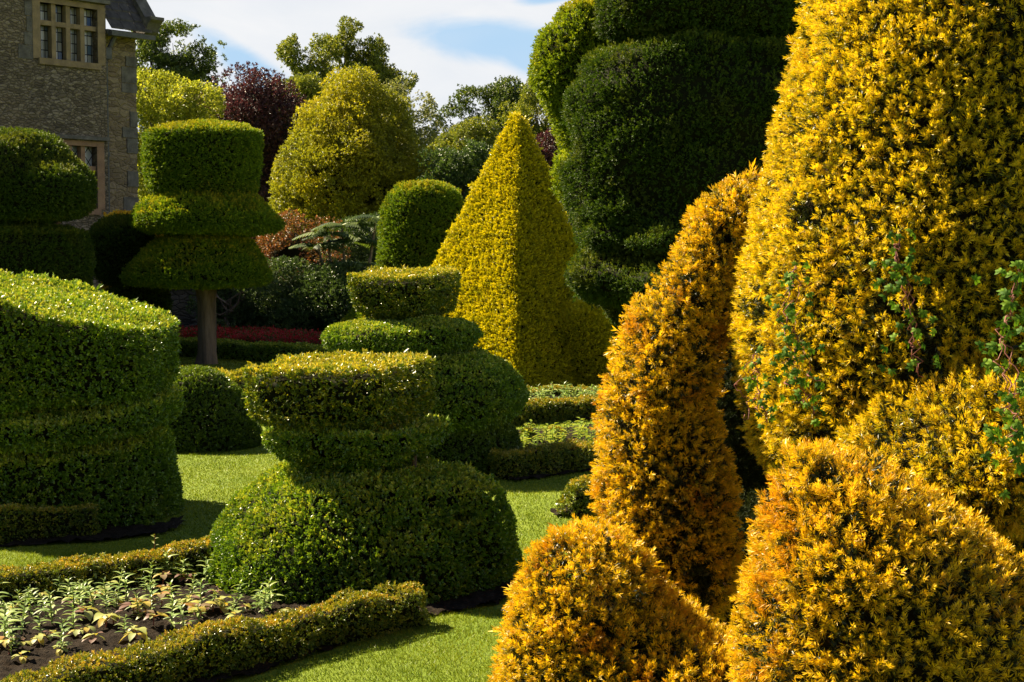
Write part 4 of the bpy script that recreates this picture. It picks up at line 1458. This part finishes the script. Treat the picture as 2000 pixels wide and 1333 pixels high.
for k in range(6):
    s0, s1 = k * .58, (k + 1) * .58 - .012
    na, nb2 = .30 - s0 * math.cos(pitch), .30 - s1 * math.cos(pitch)
    za, zb = EZ + .14 + s0 * math.sin(pitch), EZ + .14 + s1 * math.sin(pitch)
    v = np.array([(-.34, na, za), (-.06, na, za), (-.06, nb2, zb), (-.34, nb2, zb), (-.34, na, za + .16), (-.06, na, za + .16), (-.06, nb2, zb + .16), (-.34, nb2, zb + .16)])
    f = np.array([(0, 3, 2, 1), (4, 5, 6, 7), (0, 1, 5, 4), (1, 2, 6, 5), (2, 3, 7, 6), (3, 0, 4, 7)])
    cp.append((HW(v), f))
link('coping', mesh_from('coping', [(*merge(cp), 0, None)], [M['greystone']], HC), HC, roof)
prof = [(.22, 0), (.30, .05), (.34, .14), (.40, .22), (.50, .27), (.50, .33), (-.05, .36), (-.05, 0)]
V = [(-.34, n_, EZ + .02 + z_) for n_, z_ in prof] + [(-.04, n_, EZ + .02 + z_) for n_, z_ in prof]
kq = len(prof)
me = bpy.data.meshes.new('kneeler')
me.from_pydata([tuple(q - HC) for q in HW(V)], [], [tuple(range(kq)), tuple(range(2 * kq - 1, kq - 1, -1))] + [(i, (i + 1) % kq, kq + (i + 1) % kq, kq + i) for i in range(kq)])
me.materials.append(M['greystone'])
link('kneeler', me, HC, house)
# gable triangle under the coping
V = [(0, .0, EZ), (0, -2.4, EZ), (0, -2.4, EZ + 2.9), (-.33, .0, EZ), (-.33, -2.4, EZ), (-.33, -2.4, EZ + 2.9)]
hpart('gable', (HW(V), np.array([(0, 1, 4, 3), (0, 3, 5, 2), (1, 2, 5, 4)])), M['rubble2'])

# ------------------------------------------------------------------ old garden wall
wl = G(-150, 658); wr = G(1250, 668)
wallv = []
e = norm((wr - wl) * np.array([1, 1, 0])); nn_ = np.array([-e[1], e[0], 0])
Lw_ = np.linalg.norm((wr - wl)[:2])
v, f = box((0, 0, 0), (Lw_, .45, .98))
v = np.array(wl) * [1, 1, 0] + v[:, :1] * e + v[:, 1:2] * nn_ + v[:, 2:] * np.array([0, 0, 1.0])
v2, f2 = box((0, -.04, .983), (Lw_, .49, 1.06))
v2 = np.array(wl) * [1, 1, 0] + v2[:, :1] * e + v2[:, 1:2] * nn_ + v2[:, 2:] * np.array([0, 0, 1.0])
gw = thing('garden_wall', 'old dry grey stone wall behind the red flowers and the bare yew trunk', 'wall', wl * np.array([1, 1, 0]))
go = wl * np.array([1, 1, 0])
link('masonry', mesh_from('masonry', [(v, f, 0, None)], [M['drywall']], go), go, gw)
link('coping', mesh_from('coping', [(v2, f2, 0, None)], [M['greystone']], go), go, gw)


# ------------------------------------------------------------------ trees and shrubs behind
def crown_leaves(sdf, lo_d, hi_d, count, size, h, k, thr, fr, seed, spread=1.1, up=.2):
    dv, lo, n = grid(sdf, h)
    p, d = sample(sdf, dv, lo, h, lo_d, hi_d, count)
    p = p[p[:, 2] > .05]
    g = vnoise(p * fr, seed) + .5 * vnoise(p * fr * 2.3, seed + 1)
    p = p[g > thr]
    nr = grad(sdf, p, h * .5)
    tocam = norm(CAMP - p)
    keep = ((nr * tocam).sum(1) > -.55) | (rng.random(len(p)) < .35)
    p, nr = p[keep], nr[keep]
    return sprigs_box(p, nr, size, k, up, spread)


def tree(name, label, D, bx, blobs, mat, count, size, limb=.1, lo_d=-1.0, hi_d=.2, thr=-.25, fr=1.3, k=6, lump=(.35, .9), cat='tree', trunk_r=.25, seed=1, core=None, group=None, bark='bark', dep=1.0):
    o = base_of(bx, D)
    t = thing(name, label, cat, o, group)
    es = [Ell(x, y, rx, ry, D + (dd[0] if dd else 0), dep) for (x, y, rx, ry, *dd) in blobs]
    sub = []
    for q in es:
        for _ in range(8):
            w = norm(rng.normal(size=3) + np.array([0, -.3, .35]))
            e2 = Ell(0, 0, 1, 1, 1.0)
            rr = q.r.min() * rng.uniform(.18, .42)
            e2.c = q.c + w * q.r * .88; e2.r = np.array([rr * 1.2, rr * 1.2, rr * .85])
            e2.bb = (e2.c - e2.r - .1, e2.c + e2.r + .1)
            sub.append(e2)
    s = Bumpy(Union(es + sub, .12), [(lump[0], lump[1]), (lump[0] * .45, lump[1] * 2.6)], seed)
    s.bb = (s.bb[0] - lump[0], s.bb[1] + lump[0])
    ext = (s.bb[1] - s.bb[0]).max()
    h = max(ext / 46, .1)
    v, f, r = crown_leaves(s, lo_d, hi_d, int(count * 1.5), size * .82, h, k, thr, fr, seed)
    pieces = [(v, f, 1, r)]
    if core:
        dv, lo, n = grid(s, h)
        cv_, cf = surfnets(dv, lo, h, -core)
        if len(cf):
            pieces.insert(0, (cv_, cf, 0, None))
    link('crown', mesh_from('crown', pieces, [M['core_green'], mat], o, smooth=(0,)), o, t)
    cs = np.array([q.c for q in es])
    top = cs[np.argmax(cs[:, 2])]
    st = []
    mid = np.array([o[0] * .5 + cs[:, 0].mean() * .5, D, cs[:, 2].min() * .75])
    st.append(tube([o, (o + mid) / 2 + [trunk_r * .3, 0, 0], mid, (mid + top) / 2 + [.1, 0, 0], top], [trunk_r * 1.2, trunk_r, trunk_r * .85, trunk_r * .5, trunk_r * .12], 9))
    for c in cs:
        for q in range(3):
            tgt = c + rng.normal(size=3) * np.array([.5, .4, .4]) * (ext * .09)
            stt = mid + (top - mid) * rng.uniform(0, .55)
            mm = (stt + tgt) / 2 + rng.normal(size=3) * .15 + np.array([0, 0, .1])
            st.append(tube([stt, mm, tgt], [limb, limb * .6, limb * .15], 6))
    v, f = merge(st)
    link('trunk', mesh_from('trunk', [(v, f, 0, None)], [M[bark]], o, smooth=(0,)), o, t)
    return t


M['t_dark'] = leaf_mat('dark_tree_leaves', [(0, (0.0306, 0.0512, 0.0104)), (.5, (0.068, 0.109, 0.0182)), (1, (0.17, 0.208, 0.026))], trans=.35)
M['t_mid'] = leaf_mat('mid_green_tree_leaves', [(0, (0.057, 0.0875, 0.013)), (.5, (0.142, 0.175, 0.0208)), (1, (0.323, 0.315, 0.039))], trans=.4)
M['t_grey'] = leaf_mat('grey_green_tree_leaves', [(0, (0.08, 0.105, 0.042)), (.5, (0.176, 0.195, 0.07)), (1, (0.352, 0.345, 0.126))], trans=.4)
M['t_yellow'] = leaf_mat('yellow_tree_leaves', [(0, (.12, .14, .010)), (.45, (.30, .29, .012)), (.8, (.52, .45, .02)), (1, (.70, .58, .04))],
                         alt=[(0, (.08, .10, .010)), (.5, (.18, .20, .014)), (1, (.40, .38, .02))], alt_scale=.45, alt_at=(.45, .6), trans=.42)
M['t_lime'] = leaf_mat('lime_tree_leaves', [(0, (0.117, 0.156, 0.0168)), (.5, (0.286, 0.325, 0.03)), (1, (0.598, 0.572, 0.072))], trans=.45)
M['t_copper'] = leaf_mat('copper_tree_leaves', [(0, (0.0234, 0.013, 0.013)), (.5, (0.0585, 0.0234, 0.026)), (1, (0.156, 0.065, 0.065))], trans=.3, tmul=(1.2, .7, .7))
M['t_red'] = leaf_mat('reddish_shrub_leaves', [(0, (0.052, 0.052, 0.0144)), (.4, (0.13, 0.078, 0.024)), (.75, (0.286, 0.104, 0.036)), (1, (0.416, 0.143, 0.072))], trans=.35)
M['t_under'] = leaf_mat('shade_shrub_leaves', [(0, (.025, .05, .014)), (.5, (.055, .10, .025)), (1, (.13, .19, .05))], trans=.3)

tree('copper_beech', 'dark purple copper beech behind the tall hat yew', 46, 520, [(480, 250, 95, 85), (550, 300, 70, 110), (440, 330, 80, 130), (520, 400, 90, 110), (590, 340, 40, 100), (430, 210, 40, 50), (510, 195, 55, 40), (600, 430, 50, 90)],
     M['t_copper'], 30000, .075, limb=.05, lo_d=-.7, thr=-.3, core=.6, seed=3)
tree('broadleaf_tree', 'dark green tree with layered branches beside the roof of the house', 60, 320, [(330, 95, 62, 42), (390, 120, 42, 34), (300, 140, 55, 55), (350, 165, 75, 32), (410, 145, 28, 24), (300, 70, 32, 24), (385, 175, 40, 24), (280, 200, 60, 60)],
     M['t_dark'], 17000, .10, limb=.06, lo_d=-.8, thr=-.12, fr=.9, seed=4)
tree('young_maple', 'bright lime leafy tree between the house corner and the tall hat yew', 38, 320, [(320, 225, 62, 52), (300, 280, 45, 90), (370, 240, 35, 40), (290, 195, 24, 30), (340, 190, 26, 26), (380, 205, 18, 22), (310, 400, 60, 110)],
     M['t_lime'], 16000, .07, limb=.04, lo_d=-.6, thr=-.2, fr=1.6, seed=5)
tree('lime_tree', 'tallest tree against the white cloud, with a ragged pointed crown', 75, 680, [(677, 75, 34, 32), (665, 125, 62, 45), (735, 100, 34, 30), (700, 150, 66, 55), (615, 108, 48, 20), (640, 175, 60, 40), (740, 175, 32, 36), (690, 210, 75, 50), (592, 112, 26, 14)],
     M['t_mid'], 22000, .13, limb=.09, lo_d=-1.2, thr=-.16, fr=.8, trunk_r=.4, lump=(.8, .6), seed=6)
tree('golden_elm', 'big yellow-leaved tree in the middle, lit on its left side', 42, 690, [(682, 206, 36, 42), (672, 242, 54, 46), (700, 250, 56, 48), (655, 290, 70, 52), (720, 296, 76, 58), (688, 290, 90, 60), (690, 335, 116, 60), (630, 345, 66, 52), (766, 345, 66, 56), (695, 375, 130, 56), (620, 410, 64, 46), (775, 410, 60, 56), (700, 440, 126, 52)],
     M['t_yellow'], 58000, .066, limb=.05, lo_d=-.55, hi_d=.42, thr=-.40, fr=2.6, core=.55, seed=21, lump=(.24, 1.2))
tree('hazel_tree', 'hazy green tree filling the gap between the copper beech and the golden elm', 58, 590, [(590, 200, 50, 34), (570, 250, 45, 60), (620, 260, 50, 70), (560, 190, 20, 22)], M['t_mid'], 12000, .10, limb=.05, lo_d=-.8, thr=-.2, seed=8)
tree('silver_poplar', 'thin grey-green tree right of the golden elm, sky showing through', 62, 800, [(795, 215, 40, 45), (800, 290, 50, 70), (760, 230, 36, 40), (835, 310, 36, 60), (790, 370, 60, 70)], M['t_grey'], 12000, .10, limb=.06, lo_d=-1.0, thr=.0, fr=1.0, seed=9)
tree('oak', 'dark green oak with an uneven top, left of the pyramid tip', 72, 960, [(880, 250, 36, 40), (930, 225, 50, 38), (990, 210, 50, 38), (900, 300, 50, 50), (960, 290, 70, 60), (870, 330, 40, 60)], M['t_dark'], 17000, .12, limb=.09, lo_d=-1.2, thr=-.08, fr=.8, seed=10)
tree('oak', 'green oak partly hidden by the giant dark yew, right of the pyramid tip', 66, 1070, [(1045, 225, 50, 48), (1090, 260, 50, 70), (1050, 300, 60, 70), (1110, 330, 60, 70)], M['t_mid'], 14000, .12, limb=.08, lo_d=-1.2, thr=-.1, fr=.8, seed=11)
tree('lime_tree', 'yellowish green round tree just left of the pyramid point', 54, 920, [(930, 300, 60, 45), (900, 340, 60, 50), (970, 330, 60, 50)], M['t_mid'], 13000, .09, limb=.05, lo_d=-.9, thr=-.2, seed=12)
tree('pine', 'dark blue-green pine bush low between the golden elm and the pyramid', 40, 890, [(905, 345, 50, 36), (885, 375, 45, 36), (935, 365, 46, 46), (900, 415, 70, 46)], M['t_under'], 15000, .075, limb=.04, lo_d=-.6, thr=-.2, core=.7, seed=13)
tree('purple_plum', 'small purple-leaved tree between the pyramid and the giant yew', 38, 1085, [(1080, 320, 34, 36), (1095, 390, 44, 70), (1070, 420, 40, 70)], M['t_copper'], 9000, .06, limb=.03, lo_d=-.5, thr=-.2, core=.6, seed=14)
tree('green_shrub', 'dark leafy shrub behind the pyramid and the giant yew', 34, 1150, [(1120, 470, 50, 90), (1170, 560, 80, 120), (1060, 520, 80, 100)], M['t_under'], 12000, .055, limb=.03, lo_d=-.4, thr=-.3, core=.4, cat='shrub', trunk_r=.05, seed=15)
tree('smoke_bush', 'rusty red leafy shrub under the golden elm, beside the tall hat yew', 31, 570, [(565, 500, 58, 52), (545, 550, 45, 60), (610, 510, 32, 40), (585, 590, 60, 60)], M['t_red'], 13000, .048, limb=.025, lo_d=-.4, thr=-.25, core=.4, cat='shrub', trunk_r=.05, seed=16)
tree('dark_shrub', 'dark shrub under the rusty bush, behind the red flowers', 29.6, 550, [(540, 600, 70, 50), (610, 600, 60, 60), (470, 600, 50, 46), (570, 560, 50, 40)], M['t_under'], 11000, .045, limb=.02, lo_d=-.35, thr=-.3, core=.35, cat='shrub', trunk_r=.05, seed=17)
tree('dark_shrub', 'low dark shrub between the red flowers and the angelica tree', 29.2, 640, [(600, 612, 50, 44), (645, 602, 50, 54), (695, 610, 50, 50), (560, 620, 40, 36)], M['t_under'], 12000, .045, limb=.02, lo_d=-.35, thr=-.7, core=.3, cat='shrub', trunk_r=.05, seed=27)
tree('dark_shrub', 'dark shrub close behind the bare yew trunk, in front of the garden wall', 29.0, 450, [(430, 600, 40, 44), (470, 570, 40, 60), (385, 590, 16, 30)], M['t_under'], 8000, .045, limb=.02, lo_d=-.35, thr=-.2, core=.35, cat='shrub', trunk_r=.05, seed=18)
tree('dark_shrub', 'deep green shrub mass below the golden elm, left of the domed yew', 33, 680, [(690, 570, 80, 80), (730, 520, 50, 70), (640, 600, 70, 60), (600, 610, 60, 50), (700, 480, 40, 36)], M['t_under'], 15000, .055, limb=.025, lo_d=-.4, thr=-.3, core=.35, cat='shrub', trunk_r=.05, seed=19)
tree('copper_beech', 'purple shrub low behind the tall hat yew and the smoke bush', 44, 530, [(510, 470, 60, 50), (530, 430, 36, 50), (450, 500, 80, 60)], M['t_copper'], 12000, .06, limb=.03, lo_d=-.5, thr=-.3, core=.5, seed=20)

# angelica tree: pinnate fronds on bare stems
o = base_of(640, 29.4)
t = thing('angelica_tree', 'green angelica tree with flat feathery fronds on bare stems, beside the rusty bush', 'shrub', o)
Da = 29.4
st = [tube([P(x0, 650, Da), P((x0 + x1) / 2 + 6, (650 + y1) / 2, Da), P(x1, y1, Da)], [.045, .035, .02], 7) for x0, x1, y1 in ((640, 642, 460), (670, 668, 445), (690, 735, 425), (655, 620, 480), (665, 700, 520), (650, 655, 540))]
v, f = merge(st)
link('trunk', mesh_from('trunk', [(v, f, 0, None)], [M['twig']], o, smooth=(0,)), o, t)
L_, rn, rc = [], [], []
heads = [(642, 455), (668, 440), (735, 425), (620, 480), (700, 515), (655, 540), (610, 560), (690, 470), (720, 550), (640, 600), (670, 570), (590, 590)]
for hx, hy in heads:
    for q in range(11):
        a = rng.uniform(0, 6.28) if q > 1 else (math.pi if q == 0 else 0)
        c = P(hx, hy, Da)
        d = np.array([math.cos(a), math.sin(a), .25 + rng.normal() * .12]); d = norm(d)
        Lf = rng.uniform(.40, .72)
        side = norm(np.cross(d, [0, 0, 1.0]))
        pts = [c + d * Lf * s_ + np.array([0, 0, -.38 * Lf * s_ * s_]) for s_ in np.linspace(0, 1, 8)]
        rc.append(tube(pts, np.linspace(.010, .003, 8), 4))
        r0 = rng.random()
        for s_ in np.linspace(.2, 1, 10):
            b0 = c + d * Lf * s_ + np.array([0, 0, -.38 * Lf * s_ * s_])
            for sg in (-1, 1):
                dd = norm(side * sg + d * .45 + np.array([0, 0, -.42]))
                ln = .15 * (1.1 - .5 * abs(s_ - .5)) * (1 if s_ < .95 else .7)
                L_.append(blade(b0, dd, np.array([0, 0, 1.0]), ln, ln * .36, .25, 3, .1)); rn.append(np.clip(r0 + rng.normal() * .15, 0, 1))
v, f = merge(L_)
fr_ = np.concatenate([np.full(len(q[1]), x) for q, x in zip(L_, rn)])
v2, f2 = merge(rc)
M['frond'] = leaf_mat('angelica_leaflets', [(0, (0.0195, 0.0423, 0.0091)), (.5, (0.0455, 0.0813, 0.0143)), (1, (0.0975, 0.137, 0.0228))], trans=.3, rough=.55, spec=.25)
link('fronds', mesh_from('fronds', [(v, f, 0, fr_), (v2, f2, 1, None)], [M['frond'], M['stem']], o, smooth=(0,)), o, t)

# far wood that closes the view
wood = []
for i in range(26):
    px = -350 + i * 92 + random.uniform(-30, 30)
    D = random.uniform(82, 105)
    wood.append(Ell(px, 420 + random.uniform(-10, 20), 75, 110, D))
ws = Bumpy(Union(wood, 1.0), [(1.1, .35), (.5, 1.0)], 33)
v, f, r = crown_leaves(ws, -.8, .5, 42000, .26, 1.0, 5, -.5, .4, 5)
dv, lo, n = grid(ws, 1.0)
cv_, cf = surfnets(dv, lo, 1.0, -.3)
tag(link('woodland', mesh_from('woodland', [(cv_, cf, 0, None), (v, f, 1, r)], [M['core_green'], M['t_dark']], smooth=(0,))), kind='stuff')
